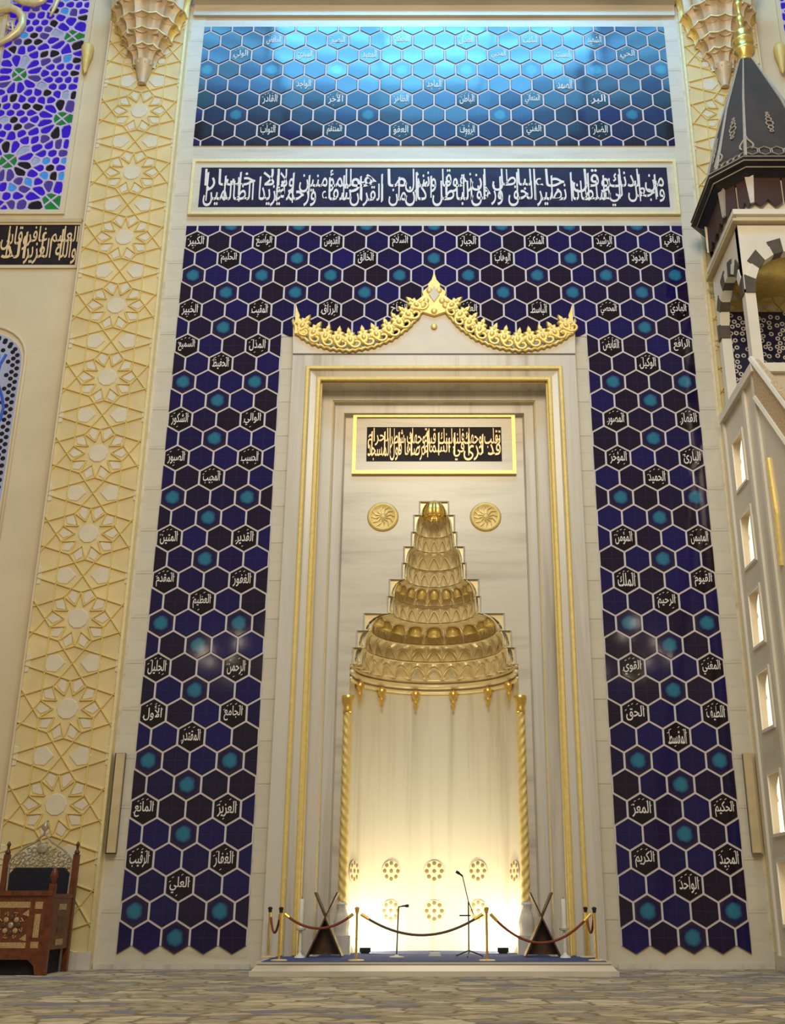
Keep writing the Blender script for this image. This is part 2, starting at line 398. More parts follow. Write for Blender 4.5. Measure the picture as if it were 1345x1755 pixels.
# ------------------------------------------------------------------ hexagonal tiles
NAMES = {}
def N(row, colhalf, s): NAMES[(row, colhalf)] = s
for r, a, bb in [(0, 'الكبير', 'الواسع'), (4, 'الخبير', 'المقيت'), (6, 'السميع', 'المذل'), (10, 'الشكور', 'الوالي'), (12, 'الصبور', 'الحسيب'), (16, 'المتين', 'القدير'), (18, 'المقدم', 'الغفور'), (22, 'الجليل', 'الرحمن'), (24, 'الأول', 'الجامع'), (28, 'المانع', 'العزيز'), (30, 'الرقيب', 'الغفار')]:
    N(r, -21, a); N(r, -15, bb)
for r, a, bb in [(0, 'الرشيد', 'الباقي'), (4, 'المحصي', 'الهادي'), (6, 'القابض', 'الرافع'), (10, 'المصور', 'القهار'), (12, 'المؤخر', 'البارئ'), (16, 'المؤمن', 'المهيمن'), (18, 'الملك', 'القيوم'), (22, 'القوي', 'المغني'), (24, 'الحق', 'اللطيف'), (28, 'المعز', 'الحكيم'), (30, 'الكريم', 'المجيد')]:
    N(r, 15, a); N(r, 21, bb)
for r, a, bb in [(1, 'الحليم', 'الودود'), (7, 'الحفيظ', 'الوكيل'), (13, 'المجيب', 'الحميد'), (19, 'العظيم', 'الرحيم'), (25, 'المقتدر', 'المقسط'), (31, 'العلي', 'الواحد')]:
    N(r, -18, a); N(r, 18, bb)
POOL = 'القدوس السلام الجبار المتكبر الخالق الوهاب الرزاق الفتاح العليم الباسط الخافض البصير الحكم العدل الباعث الشهيد الولي المبدئ المعيد المحيي المميت الحي الواجد الماجد الصمد القادر الآخر الظاهر الباطن المتعالي البر التواب المنتقم العفو الرؤوف الغني الضار النافع النور البديع الوارث'.split()
name_cache = {}; pool_i = 0
def name_mesh(key):
    global pool_i
    s = NAMES.get(key)
    if s is None: s = POOL[pool_i % len(POOL)]; pool_i += 1
    if s not in name_cache:
        me = text_mesh(s, 0.44, 0.36, 0.012, 0.010)
        bm = bmesh.new(); bm.from_mesh(me)
        rnd = random.Random(s)
        for k in range(6):                               # vowel marks around the name
            a = PI*(0.12+0.76*k/5)+rnd.uniform(-0.06, 0.06); r = 0.235; sg = 1 if k % 2 == 0 or rnd.random() < 0.7 else -1
            M = Matrix.Translation((r*math.cos(a), 0, sg*r*math.sin(a)*0.98)) @ Matrix.Rotation(-0.6, 4, 'Y') @ Matrix.Diagonal((0.05, 0.010, 0.014, 1))
            bmesh.ops.create_cube(bm, size=1, matrix=M)
        bm.to_mesh(me); bm.free(); me.materials.append(M_WHITE); name_cache[s] = me
    return name_cache[s]
GAP = 0.052
def hexpts(w): R = (w-GAP)/math.sqrt(3); return [(R*math.sin(PI/3*k), R*math.cos(PI/3*k)) for k in range(6)][::-1]
HEXM = {}
def hex_mesh(w, kind):
    if (w, kind) not in HEXM:
        me = MB().prism(hexpts(w), -0.028, 0.0, 0.012).mesh(); me.materials.append(M_TILE[kind]); HEXM[(w, kind)] = me
    return HEXM[(w, kind)]
def place_tile(panel, w, x, z, kind, limits, key=None):
    poly = [(p[0]+x, p[1]+z) for p in hexpts(w)]; full = True
    for (a, bb, c) in limits:
        q = clip(poly, a, bb, c)
        if len(q) != len(poly) or any(abs(p[0]-r[0])+abs(p[1]-r[1]) > 1e-6 for p, r in zip(poly, q)): full = False
        poly = q
        if len(poly) < 3: return
    if abs(area(poly)) < 0.012: return
    tilt = (random.gauss(0, 0.006), 0, random.gauss(0, 0.006))
    if full: me = hex_mesh(w, kind)
    else:
        me = MB().prism([(p[0]-x, p[1]-z) for p in poly], -0.028, 0.0, 0.010).mesh(); me.materials.append(M_TILE[kind])
    t = link('tile', me, None, panel, (x, -0.006, z), tilt)
    if kind == 'text' and full: link('inscription', name_mesh(key), None, t, (0, -0.032, 0))['kind'] = 'stuff'
    return t
def grout(panel, rects):
    m = MB()
    for (x0, x1, z0, z1) in rects: m.box(x0, x1, -0.008, 0, z0, z1)
    m.obj('grout', M_GROUT, panel)
ZTOPM = zz(388); Z577 = zz(577); RZ = lambda r: 19.255-ROW*r
ZMID = RZ(4.5)
p_top = thing('tile_panel', 'blue hexagonal tile band running above the gold crest of the prayer niche', 'tile panel')
grout(p_top, [(-TX, TX, ZMID, ZTOPM), (-TI, TI, Z577, ZMID)])
p_side = {s: thing('tile_panel', 'tall blue hexagonal tile panel between prayer niche and '+n, 'tile panel') for s, n in ((-1, 'the carved wooden preaching chair'), (1, 'the stepped marble pulpit'))}
for s in (-1, 1):
    x0, x1 = sorted((s*TI, s*TX)); grout(p_side[s], [(x0, x1, RZ(33)-0.17, ZMID)])
def kind_at(r, h):
    # h = column in half tiles
    if r % 2 == 0:
        if (h-3) % 6: return 'plain'
        return 'teal' if (r-8) % 6 == 0 else 'text'
    if h % 6: return 'plain'
    if r in (1,): return 'text' if (h//6) % 2 else 'teal'
    if r > 3 and abs(h) != 18: return 'plain'
    return 'text' if (r-7) % 6 == 0 else 'teal'
CREST = [(502, 540), (512, 566), (535, 580), (565, 589), (600, 593), (640, 586), (672, 573), (700, 553), (722, 528), (735, 502), (743.7, 478)]
def crest_y(px):
    px = 743.7-abs(px-743.7)
    for (a, c), (bb, d) in zip(CREST, CREST[1:]):
        if a <= px <= bb: return c+(d-c)*(px-a)/(bb-a)
    return 540
for r in range(-1, 34):
    for h in range(-22, 23):
        if (h % 2 == 0) != (r % 2 != 0): continue
        x, z = h*W/2, RZ(r)
        side = r >= 5 and abs(x) > TI-0.2
        lim = [(1, 0, TX-0.005), (-1, 0, TX-0.005), (0, 1, ZTOPM)]
        if side:
            s = 1 if x > 0 else -1
            place_tile(p_side[s], W, x, z, kind_at(r, h), lim+([(-s, 0, -(TI+0.005))] if z < Z577+0.1 or r >= 6 else []), (r, h))
            continue
        if r > 6: continue
        if abs(x) < XO-0.3 and r > 0:                       # wholly hidden behind the crest plate
            pxl = CX+F*x/(D*C_+(z+0.35-H)*S_); u = z+0.35-H
            pyl = CY-F*((u)*C_-D*S_)/(D*C_+u*S_)
            if pyl > crest_y(pxl)+8: continue
        if r >= 5: lim = lim+[(0, -1, -Z577), (1, 0, TI), (-1, 0, TI)]
        if r == 6: continue
        place_tile(p_top, W, x, z, kind_at(r, h), lim, (r, h))
# upper panel
WU = 0.664; ZU0, ZU1 = zz(250), zz(47); RU = 0.5755
p_up = thing('tile_panel', 'wide hexagonal tile panel gleaming sky blue above the long inscription band', 'tile panel')
UX = 7.19
grout(p_up, [(-UX, UX, ZU0, ZU1)])
for r in range(-1, 9):
    for h in range(-22, 23):
        if (h % 2 == 0) != (r % 2 != 0): continue
        k = 'plain'
        if r in (0, 4, 6) and (h-3) % 6 == 0: k = 'text'
        if r == 1 and h in (-18, -12, -6, 6, 12, 18): k = 'text'
        if r == 3 and h in (-12, 0, 12): k = 'text'
        if (r == 5 and h in (-18, -6, 6, 18)) or (r == 2 and (h-3) % 6 == 0): k = 'teal'
        place_tile(p_up, WU, h*WU/2, 26.655-RU*r, k, [(1, 0, UX-0.005), (-1, 0, UX-0.005), (0, 1, ZU1), (0, -1, -ZU0)], (100+r, h))

# ------------------------------------------------------------------ inscription bands
def inscription(name_label, x0, x1, z0, z1, Y, words, bgmat, txtmat, frame=None, per=4, stroke=0.012):
    t = thing('inscription_panel', name_label, 'inscription', ((x0+x1)/2, Y, z0))
    w, h = x1-x0, z1-z0
    MB().box(-w/2, w/2, -0.03, 0.0, 0, h).obj('ground', bgmat, t)
    # words run right to left in groups; each group is stacked in two tiers, first words below
    groups = [words[k:k+per] for k in range(0, len(words), per)]
    def cut(g):
        if len(g) < 2: return (' '.join(g), '')
        k = min(range(1, len(g)), key=lambda q: abs(text_width(' '.join(g[:q]))-text_width(' '.join(g[q:])))); return (' '.join(g[:k]), ' '.join(g[k:]))
    tiers = [cut(g) for g in groups]
    nat = [max(text_width(a), text_width(c) if c else 0) for a, c in tiers]; k = w*0.98/sum(nat); x = w*0.49
    for (a, c), nw in zip(tiers, nat):
        gw = nw*k
        for q, tx in enumerate((a, c)):
            if not tx: continue
            tw = min(gw*1.02, text_width(tx)*k*2.2)
            me = text_mesh(tx, tw, h*(0.64 if q == 0 else 0.60), 0.012, stroke); me.materials.append(txtmat)
            link('lettering', me, None, t, (x-gw/2, -0.036-0.003*q, h*(0.35 if q == 0 else 0.67)))['kind'] = 'stuff'
        x -= gw
    sw = 0.034*h
    for k in range(int(w/(0.36*h))):                             # tall uprights and marks that fill the band
        x = -w/2+0.15*h+k*0.36*h+random.uniform(-0.05, 0.05)*h; hh = h*random.uniform(0.5, 0.8); zc = h*random.uniform(0.48, 0.54)
        MB().prism([(x-0.4*sw, zc-hh/2), (x+0.3*sw, zc-hh/2), (x+0.55*sw, zc+hh/2), (x-0.55*sw, zc+hh/2-0.03)], -0.05, -0.03).obj('upright_stroke', txtmat, t)
    if frame:
        for (off, wid, mat, nm, yy) in frame:
            m = MB(); m.rsweep(-w/2-off, w/2+off, -off, h+off, [(0, 0), (0, yy), (wid, yy), (wid, 0)]); m.obj(nm, mat, t)
    return t
V1 = 'واجعل لي من لدنك سلطانا نصيرا وقل جاء الحق وزهق الباطل إن الباطل كان زهوقا وننزل من القرآن ما هو شفاء ورحمة للمؤمنين ولا يزيد الظالمين إلا خسارا'.split()
inscription('long navy inscription band with white script in a gilt-edged marble frame', -6.86, 6.86, zz(357), zz(289), 0, V1, M_NAVY, M_WHITE,
            [(0.27, 0.09, M_PALEGILT, 'gilt_moulding', -0.10), (0.18, 0.18, M_MARBLE_H, 'marble_frame', -0.05)], stroke=0.008)
V2 = 'قد نرى تقلب وجهك في السماء فلنولينك قبلة ترضاها فول وجهك شطر المسجد الحرام'.split()

# ------------------------------------------------------------------ the mihrab
mih = thing('prayer_niche', 'marble prayer niche with gold crest, gilded mouldings and honeycomb half dome', 'mihrab', (0, 0, 0))
YP = 0.65
b = MB()
prof = [(0, 0.02), (0, YM), (0.36, YM), (0.40, YM-0.03), (0.46, YM-0.03), (0.50, YM+0.03), (0.66, YM+0.06), (0.76, YM+0.06), (0.78, 0.30), (1.06, 0.30), (1.08, 0.40), (1.12, 0.48), (1.36, 0.48), (1.40, YP)]
b.usweep(XO, ZT, 0, prof); b.obj('frame', M_MARBLE_V, mih)
def bead(q, y, r, name='gold_moulding', zb=0.3):
    m = MB(); pr = [(q+r*math.cos(a), y-r*math.sin(a)*0.8) for a in [PI*k/6 for k in range(7)]][::-1]
    m.usweep(XO, ZT, zb, pr); m.obj(name, M_SOFTGOLD, mih, auto=40)
bead(0.42, YM-0.02, 0.058); bead(0.72, YM+0.05, 0.062); bead(0.785, YM+0.16, 0.03); bead(1.07, 0.36, 0.018, 'fine_moulding')
# stepped opening for the honeycomb vault
STEPS = [(1138, 138, 1110), (1110, 131, 1081), (1081, 119, 1051), (1051, 78, 1022), (1022, 75, 993), (993, 53, 965), (965, 50, 937), (937, 37, 912), (912, 33, 883), (883, 23, 860)]
NR = 2.13; ZN = zz(1138, YP)
bands = [(xx(CX+h, y0, YP), zz(y0, YP), zz(y1, YP)) for (y0, h, y1) in STEPS]
xin = XO-1.38; zin = ZT-1.38
b = MB()
for s in (-1, 1):
    for (a, z0, z1) in [(NR, 0.2, ZN)]+bands:
        x0, x1 = sorted((s*a, s*xin)); b.box(x0, x1, YP, YP+0.25, z0, z1)
b.box(-xin, xin, YP, YP+0.25, bands[-1][2], zin); b.obj('back_panel', M_MARBLE_H, mih)
b = MB(); n = 48
v = []; f = []
for z in (0.2, ZN+0.3):
    for k in range(n+1): a = PI*k/n; v.append((NR*math.cos(a), YP+NR*math.sin(a)*0.95, z))
f = [(k, k+1, n+2+k, n+1+k) for k in range(n)]
b.add(v, f); o = b.obj('niche_wall', M_NICHE, mih, smooth=True)
# honeycomb cells, tier by tier
def cell_mesh(a0, a1, z0, z1, n, mat, scal):
    # one concave cell spanning +-PI/(2n) about the +Y direction, leaning in from radius a0 to a1
    NU, NV = 8, 6; v = []; hw = PI/(2*n)
    for i in range(NV+1):
        t = i/NV; r0 = a0-(a0-a1)*(1-math.sqrt(max(0, 1-t*t)))
        for k in range(NU+1):
            u = -1+2*k/NU; ph = u*hw
            hood = max(0.0, 1-abs(u)**1.6-t**2.2)
            r = r0*(1-scal*0.5)+scal*r0*(0.25+hood*0.9)-(0.03*r0 if abs(u) > 0.99 else 0)
            v.append((r*math.sin(ph), r*math.cos(ph)*0.95, z0+(z1-z0)*t))
    f = [(i*(NU+1)+k, i*(NU+1)+k+1, (i+1)*(NU+1)+k+1, (i+1)*(NU+1)+k) for i in range(NV) for k in range(NU)]
    # underside lip
    m = len(v)
    for k in range(NU+1):
        ph = (-1+2*k/NU)*hw; r = a0*1.08; v.append((r*math.sin(ph), r*math.cos(ph)*0.95, z0))
    f += [(k, m+k, m+k+1, k+1) for k in range(NU)]
    mb = MB(); mb.add(v, f); me = mb.mesh(); sharp(me, 50); me.materials.append(mat); return me
def cell_trim(a0, a1, z0, z1, n, scal, mat):
    hw = PI/(2*n)
    def pt(u, t, ins):
        r0 = a0-(a0-a1)*(1-math.sqrt(max(0, 1-t*t))); hood = max(0.0, 1-abs(u)**1.6-t**2.2)
        r = r0*(1-scal*0.5)+scal*r0*(0.25+hood*0.9)-ins; ph = u*hw
        return (r*math.sin(ph), r*math.cos(ph)*0.95, z0+(z1-z0)*t)
    w = 0.010+0.006*a0
    m = MB(); arc = [pt(u, 0.05+0.72*(1-abs(u)**1.7 if abs(u) < 0.8 else max(0.0, 1-abs(u)**1.7)), 0.02) for u in [-0.86+1.72*k/12 for k in range(13)]]
    m.tube([pt(-0.86, 0.03, 0.02)]+arc+[pt(0.86, 0.03, 0.02)], w, 5)
    m.tube([pt(u, 0.05+0.42*(1-abs(u/0.5)**1.7), -0.01) for u in [-0.5+k/8 for k in range(9)]], w*0.9, 5)
    a = m.mesh(True); a.materials.append(mat)
    m = MB(); m.tube([pt(1.0, t, 0.015) for t in (0.0, 0.2, 0.4, 0.6, 0.8, 0.95)], w*1.1, 5); m.tube([pt(-1+k/4, 0.0, 0.01) for k in range(9)], w*1.3, 5)
    r = m.mesh(True); r.materials.append(M_VAULT); return a, r
def rim(a, z, n, r, mat, scal, name='rim'):
    pts = []
    for k in range(n*6+1):
        q = k/(n*6)*PI; u = ((k/6) % 1)*2-1
        rr = a*(1-scal*0.5+scal*0.25+scal*0.9*max(0, 1-abs(u)**1.6))-0.02
        pts.append((rr*math.cos(q), YP+rr*math.sin(q)*0.95, z))
    MB().tube(pts, r, 6).obj(name, mat, mih, smooth=True)
M_VAULT = simple('vault_marble', (0.78, 0.66, 0.38), 0.3, 0.15, 0.06, 3.0)
cells_n = [13, 13, 9, 11, 9, 9, 7, 7, 5, 5]
tops = [bb[0] for bb in bands][1:]+[0.10]
for k, ((a, z0, z1), n) in enumerate(zip(bands, cells_n)):
    at_ = tops[k]; gold = k in (2, 4, 9)
    me = cell_mesh(a, at_*1.02, z0, z1, n, M_GILT if k == 9 else M_VAULT, 0.10 if k < 5 else 0.14)
    arch_me, rib_me = cell_trim(a, at_*1.02, z0, z1, n, 0.10 if k < 5 else 0.14, M_PALEGILT if gold or k in (3, 5, 6) else M_VAULT)
    for j in range(n):
        ang = PI*(j+0.5)/n-PI/2
        hc = link('honeycomb_cell', me, None, mih, (0, YP, 0), (0, 0, ang))
        link('cell_arch', arch_me, None, hc); link('cell_rib', rib_me, None, hc)
    rim(a, z0+0.02, n, 0.025, M_VAULT if k != 1 else M_PALEGILT, 0.10 if k < 5 else 0.14)
    if gold and k < 9:                                    # gilt shells set in the golden tiers
        for j in range(n):
            ang = PI*(j+0.5)/n; rr = (a+at_)/2*0.99
            m = MB(); m.lathe([(0.0, 0.17), (0.05*a, 0.14), (0.085*a, 0.05), (0.095*a, -0.06), (0.06*a, -0.10), (0.0, -0.10)], 20, fn=lambda q, z: 1+0.22*math.cos(10*q))
            m.obj('gilt_shell', M_CRESTGOLD, mih, smooth=True, loc=(rr*1.02*math.cos(ang), YP+rr*math.sin(ang)*0.97, z0+0.62*(z1-z0)), rot=(0.5*math.sin(ang), 0, ang-PI/2))
# flat ledges closing each step
for k, (a, z0, z1) in enumerate(bands):
    r0, r1 = tops[k]*0.9, a*1.12; nn = 24
    v = [(r*math.cos(PI*q/nn), YP+0.02+r*math.sin(PI*q/nn)*0.95, z1-0.012+zz_) for zz_ in (0, 0.02) for r in (r0, r1) for q in range(nn+1)]; N1 = nn+1
    f = [(q, q+1, N1+q+1, N1+q) for q in range(nn)]+[(2*N1+q, 3*N1+q, 3*N1+q+1, 2*N1+q+1) for q in range(nn)]
    MB().add(v, f).obj('ledge', M_VAULT, mih)
for k, (a, z0, z1) in enumerate(bands):
    for sg in (-1, 1):
        P = [(a+0.02, z0), (a+0.02, z1), (tops[k]*0.98, z1)]+[(a-(a-tops[k])*(1-math.sqrt(max(0, 1-t*t)))-0.02, z0+(z1-z0)*t) for t in (0.98, 0.9, 0.75, 0.5, 0.25, 0.0)]
        P = [(sg*x, z) for x, z in P]
        MB().prism(P if area(P) > 0 else P[::-1], YP+0.04, YP+0.09).obj('spandrel', M_VAULT, mih)
# plain moulded ring that carries the vault
for (dz, rr, rad, mt) in [(-0.04, NR*0.985, 0.06, M_VAULT), (-0.20, NR*0.975, 0.075, M_VAULT), (-0.36, NR*0.985, 0.045, M_PALEGILT)]:
    MB().tube([(rr*math.cos(PI*k/40), YP+rr*0.95*math.sin(PI*k/40), ZN+dz) for k in range(41)], rad, 8).obj('ring_moulding', mt, mih, smooth=True)
dr = MB(); dr.lathe([(0.0, -0.52), (0.035, -0.48), (0.02, -0.42), (0.05, -0.36), (0.075, -0.28), (0.05, -0.22), (0.10, -0.14), (0.12, -0.04), (0.07, 0.02), (0.0, 0.06)], 12)
drm = dr.mesh(True); drm.materials.append(M_GOLD)
for px in (617, 652, 711, 778, 838, 871):
    q = (px-CX)/(NR/ (NR)*134.5); q = max(-0.985, min(0.985, q)); ang = math.asin(q)
    link('pendant', drm, None, mih, (NR*0.95*math.sin(ang), YP+NR*0.9*math.cos(ang), ZN-0.36))
link('apex_shell', MB().lathe([(0.0, 0.30), (0.12, 0.27), (0.22, 0.16), (0.28, 0.0), (0.30, -0.16), (0.26, -0.22), (0.24, -0.17), (0.0, -0.1)], 40, fn=lambda q, z: 1+0.10*math.cos(12*q)).mesh(True), M_GOLD, mih, (0, YP+0.12, bands[-1][1]+0.16))
# gilt line around the stepped opening
for s in (-1, 1):
    pts = [(s*NR, YP-0.01, ZN)]
    for (a, z0, z1) in bands: pts += [(s*(a+0.03), YP-0.01, z0), (s*(a+0.03), YP-0.01, z1)]
    pts.append((0, YP-0.01, bands[-1][2]))
    MB().tube(pts, 0.022, 4).obj('opening_edge', M_MARBLE_H, mih)
# gold roundels
for px in (656, 832):
    x, z = at(px, 886, YP); m = MB()
    m.lathe([(0.0, 0.05), (0.06, 0.055), (0.08, 0.03), (0.30, 0.03), (0.33, 0.05), (0.37, 0.05), (0.40, 0.03), (0.42, 0.0)], 36)
    r_ = m.obj('gold_roundel', M_SOFTGOLD, mih, smooth=True, loc=(x, YP, z), rot=(PI/2, 0, 0))
    for k in range(12):
        a = 2*PI*k/12
        MB().tube([(0.08*math.cos(a), 0.08*math.sin(a), 0.045), (0.20*math.cos(a+0.25), 0.20*math.sin(a+0.25), 0.05), (0.31*math.cos(a), 0.31*math.sin(a), 0.045)], 0.014, 5).obj('tracery', M_PALEGILT, r_)
# inner inscription plaque
x0, z1 = at(629, 733, YP); x1, z0 = at(860, 792, YP)
pl = inscription('small black plaque of gold script in a gilt frame over the honeycomb vault', x0, x1, z0, z1, YP, V2, M_BLACKPANEL, M_GOLDTEXT,
                 [(0.38, 0.10, M_GILT, 'gilt_moulding', -0.10), (0.28, 0.28, M_MARBLE_H, 'marble_frame', -0.04)], stroke=0.006)
# corner rope columns
for s, px in ((-1, 597), (1, 891)):
    zb, zt = zz(1545, YP), zz(1222, YP); x = s*(NR+0.02)
    v = MB(); nz_, na = 150, 14; vv = []
    for i in range(nz_+1):
        z = zb+(zt-zb)*i/nz_
        for k in range(na):
            a = 2*PI*k/na; r = 0.092*(1+0.22*math.sin(3*a-s*z*26)); vv.append((x+r*math.cos(a), YP-0.04+r*math.sin(a), z))
    v.add(vv, [(i*na+k, i*na+(k+1) % na, (i+1)*na+(k+1) % na, (i+1)*na+k) for i in range(nz_) for k in range(na)])
    v.obj('rope_column', M_SOFTGOLD, mih, smooth=True)
    MB().lathe([(0.10, 0), (0.12, 0.05), (0.10, 0.12), (0.11, 0.22), (0.15, 0.34), (0.16, 0.42), (0.10, 0.44)], 14).obj('capital', M_GOLD, mih, smooth=True, loc=(x, YP-0.04, zt))
    MB().lathe([(0.18, 0.0), (0.16, 0.12), (0.19, 0.28), (0.14, 0.46), (0.10, 0.58), (0.13, 0.68), (0.09, 0.74)], 12).obj('column_base', M_MARBLE_V, mih, auto=40, loc=(x, YP-0.04, zb-0.74))
    MB().box(x-0.22, x+0.22, YP-0.26, YP+0.02, PLAT_Z, zb-0.74).obj('pedestal', M_MARBLE_V, mih)
# rosettes inlaid in the niche wall
M_DOT = simple('bronze_dot', (0.30, 0.22, 0.10), 0.4, 0.3, 0.2, 8.0); M_ROS = simple('inlay_gold', (0.80, 0.70, 0.46), 0.45, 0.1, 0.05, 8.0)
ring = MB().lathe([(0.0, 0.008), (0.25, 0.008), (0.26, 0.0)], 24).mesh(); ring.materials.append(M_ROS)
dot = MB().lathe([(0.0, 0.02), (0.045, 0.018), (0.055, 0.008)], 10).mesh(); dot.materials.append(M_DOT)
for (py, pxs) in ((1493, (624, 677, 744, 812, 864)), (1561, (677, 744, 812))):
    for px in pxs:
        q = max(-0.98, min(0.98, (px-CX)/129.0)); ph = math.asin(q); yy = YP+NR*0.95*math.cos(ph)
        zc = zz(py, yy)
        r_ = link('inlaid_rosette', ring, None, mih, (NR*0.985*math.sin(ph), YP+NR*0.95*0.985*math.cos(ph), zc), (PI/2, 0, -ph))
        link('petal', dot, None, r_, (0, 0, 0))
        for k in range(8): a = 2*PI*k/8; link('petal', dot, None, r_, (0.19*math.cos(a), 0.19*math.sin(a), 0))
# crest plate and gilded crest
pts = [at(px, py, YM-0.02) for px, py in CREST]
half = [(abs(p[0]), p[1]-0.05) for p in pts]
poly = [(-XO, ZT)]+[(XO, ZT)]+[(x, z) for x, z in half]+[(-x, z) for x, z in reversed(half[:-1])]
MB().prism(poly, YM, 0.0).obj('crest_plate', simple('crest_marble', (0.70, 0.63, 0.50), 0.4, 0, 0.04, 2.0), mih)
b = MB(); b.box(-XO, XO, YM-0.012, YM, ZT-0.02, ZT+0.02); b.obj('crest_joint', M_DARKSTONE, mih)
crest = bpy.data.objects.new('gold_crest', None); COL.objects.link(crest); crest.parent = mih
crest['label'] = 'gilded scrolling leaf crest'
def resample(P, step):
    out = []; acc = 0.0; nxt = step/2
    for (a, c) in zip(P, P[1:]):
        L = math.hypot(c[0]-a[0], c[1]-a[1])
        while nxt <= acc+L:
            t = (nxt-acc)/L; out.append((a[0]+(c[0]-a[0])*t, a[1]+(c[1]-a[1])*t, math.atan2(c[1]-a[1], c[0]-a[0]))); nxt += step
        acc += L
    return out
m = MB()                                                   # palmette: scroll, side leaves, pointed bud
trefoil = [(-0.05, -0.06), (0.05, -0.06), (0.10, 0.02), (0.19, 0.05), (0.17, 0.16), (0.10, 0.18), (0.13, 0.27), (0.05, 0.29), (0.05, 0.35), (0.0, 0.44)]
m.prism(trefoil+[(-x, z) for x, z in reversed(trefoil[2:-1])], -0.06, 0.04, 0.035)
m.ball((0, -0.06, 0.10), (0.055, 0.04, 0.07)); m.ball((0, -0.05, 0.25), (0.03, 0.03, 0.06)); m.ball((-0.12, -0.05, 0.09), (0.04, 0.03, 0.045)); m.ball((0.12, -0.05, 0.09), (0.04, 0.03, 0.045))
m.tube([(0.13*math.cos(a)*(1-0.05*k)+0.12, -0.03, -0.02+0.11*math.sin(a)*(1-0.05*k)) for k, a in enumerate([PI+0.45*i for i in range(12)])], 0.034, 6)
palm = m.mesh(); sharp(palm, 35); palm.materials.append(M_CRESTGOLD)
left = [(x, z) for x, z in pts]
for s in (-1, 1):
    for i, (x, z, a) in enumerate(resample(left, 0.375)):
        if i == 0 or abs(x) < 0.34: continue
        link('palmette', palm, None, crest, (s*-x, YM-0.06, z+0.03), (0, s*a*0.9, 0)).scale = (1.18, 1.1, 1.2)
    m = MB(); m.tube([(s*-x, YM-0.05, z-0.14-0.05*abs(math.sin(i*PI*0.5))) for i, (x, z, a) in enumerate(resample(left, 0.086))], 0.045, 6); m.obj('scalloped_edge', M_CRESTGOLD, crest, smooth=True)
    xh, zh = XO-0.02, at(502, 575, YM)[1]
    m = MB(); m.prism([(s*-x if s < 0 else x-0, z) for x, z in ([(xh, zh), (xh, zh+0.95), (xh-0.06, zh+0.75), (xh-0.12, zh+0.60), (xh-0.10, zh+0.50), (xh-0.22, zh+0.38), (xh-0.18, zh+0.28), (xh-0.32, zh+0.16), (xh-0.34, zh)])][:: 1 if s > 0 else 1], YM-0.10, YM+0.02, 0.02)
    o = m.obj('horn_leaf', M_CRESTGOLD, crest)
    if s < 0: o.scale = (-1, 1, 1)
zt = zz(468, YM)
sp = [(0.0, zt), (0.07, zt-0.26), (0.18, zt-0.40), (0.16, zt-0.48), (0.34, zt-0.66), (0.31, zt-0.78), (0.56, zt-1.0), (0.60, zt-1.22), (0.34, zt-1.30), (0.0, zt-1.42)]
MB().prism([p for p in sp[:-1]]+[sp[-1]]+[(-x, z) for x, z in reversed(sp[1:-1])], YM-0.09, YM+0.02, 0.02).obj('apex_leaf', M_CRESTGOLD, crest)
MB().prism([(0, zt-0.48), (0.15, zt-0.76), (0, zt-1.0), (-0.15, zt-0.76)], YM-0.12, YM-0.08, 0.01).obj('apex_medallion', M_CARVE_INLAY, crest)
for (dx, dz) in ((0.22, -0.95), (-0.22, -0.95), (0.13, -0.62), (-0.13, -0.62), (0.31, -1.1), (-0.31, -1.1), (0, -1.28)):
    MB().ball((dx, YM-0.09, zt+dz), (0.09, 0.05, 0.10)).obj('boss', M_CRESTGOLD, crest, smooth=True)
b = MB(); b.ball((0, YM-0.03, zt-1.72), (0.09, 0.04, 0.10)); b.obj('boss', M_CRESTGOLD, crest, smooth=True)

# ------------------------------------------------------------------ carved pilasters
A = 2.248/2; HALF = 1.19
def strap(mb, p, q, wd=0.042, h=0.04):
    p = Vector((p[0], 0, p[1])); q = Vector((q[0], 0, q[1])); d = (q-p)
    if d.length < 0.02: return
    d.normalize(); s = Vector((-d.z, 0, d.x)); v = []
    for e in (p, q):
        for (w_, y) in ((wd/2, 0), (wd*0.28, -h), (-wd*0.28, -h), (-wd/2, 0)): v.append(e+s*w_+Vector((0, y, 0)))
    mb.add(v, [(0, 1, 2, 3), (4, 7, 6, 5), (0, 4, 5, 1), (1, 5, 6, 2), (2, 6, 7, 3)])
def clipseg(p, q, x, z):
    for (a, bb, c) in ((1, 0, x), (-1, 0, x), (0, 1, z), (0, -1, z)):
        dp, dq = a*p[0]+bb*p[1]-c, a*q[0]+bb*q[1]-c
        if dp > 0 and dq > 0: return None
        if dp > 0 or dq > 0:
            t = dp/(dp-dq); r = (p[0]+(q[0]-p[0])*t, p[1]+(q[1]-p[1])*t)
            if dp > 0: p = r
            else: q = r
    return p, q
pol = lambda r, d: (r*math.cos(math.radians(d)), r*math.sin(math.radians(d)))
SEG = []; CELLS = []
for k in range(10):
    th = 90+36*k; mk_ = pol(A, th)
    for s in (-1, 1):
        P1 = pol(0.727*A, th+18*s); Q = pol(0.618*A, th+36*s)
        SEG.append((mk_, P1)); SEG.append((P1, Q))
        if k not in (0, 5):
            d = ((mk_[0]-P1[0]), (mk_[1]-P1[1])); SEG.append((mk_, (mk_[0]+d[0]*1.6, mk_[1]+d[1]*1.6)))
    SEG.append((pol(0.618*A, th), pol(0.31*A, th+18))); SEG.append((pol(0.618*A, th), pol(0.31*A, th-18)))
    CELLS.append([pol(0.70*A, th+18), pol(0.58*A, th+6), pol(0.40*A, th+11), pol(0.345*A, th+18), pol(0.40*A, th+25), pol(0.58*A, th+30)])
CELLS.append([pol(0.25*A, 36*k) for k in range(10)])
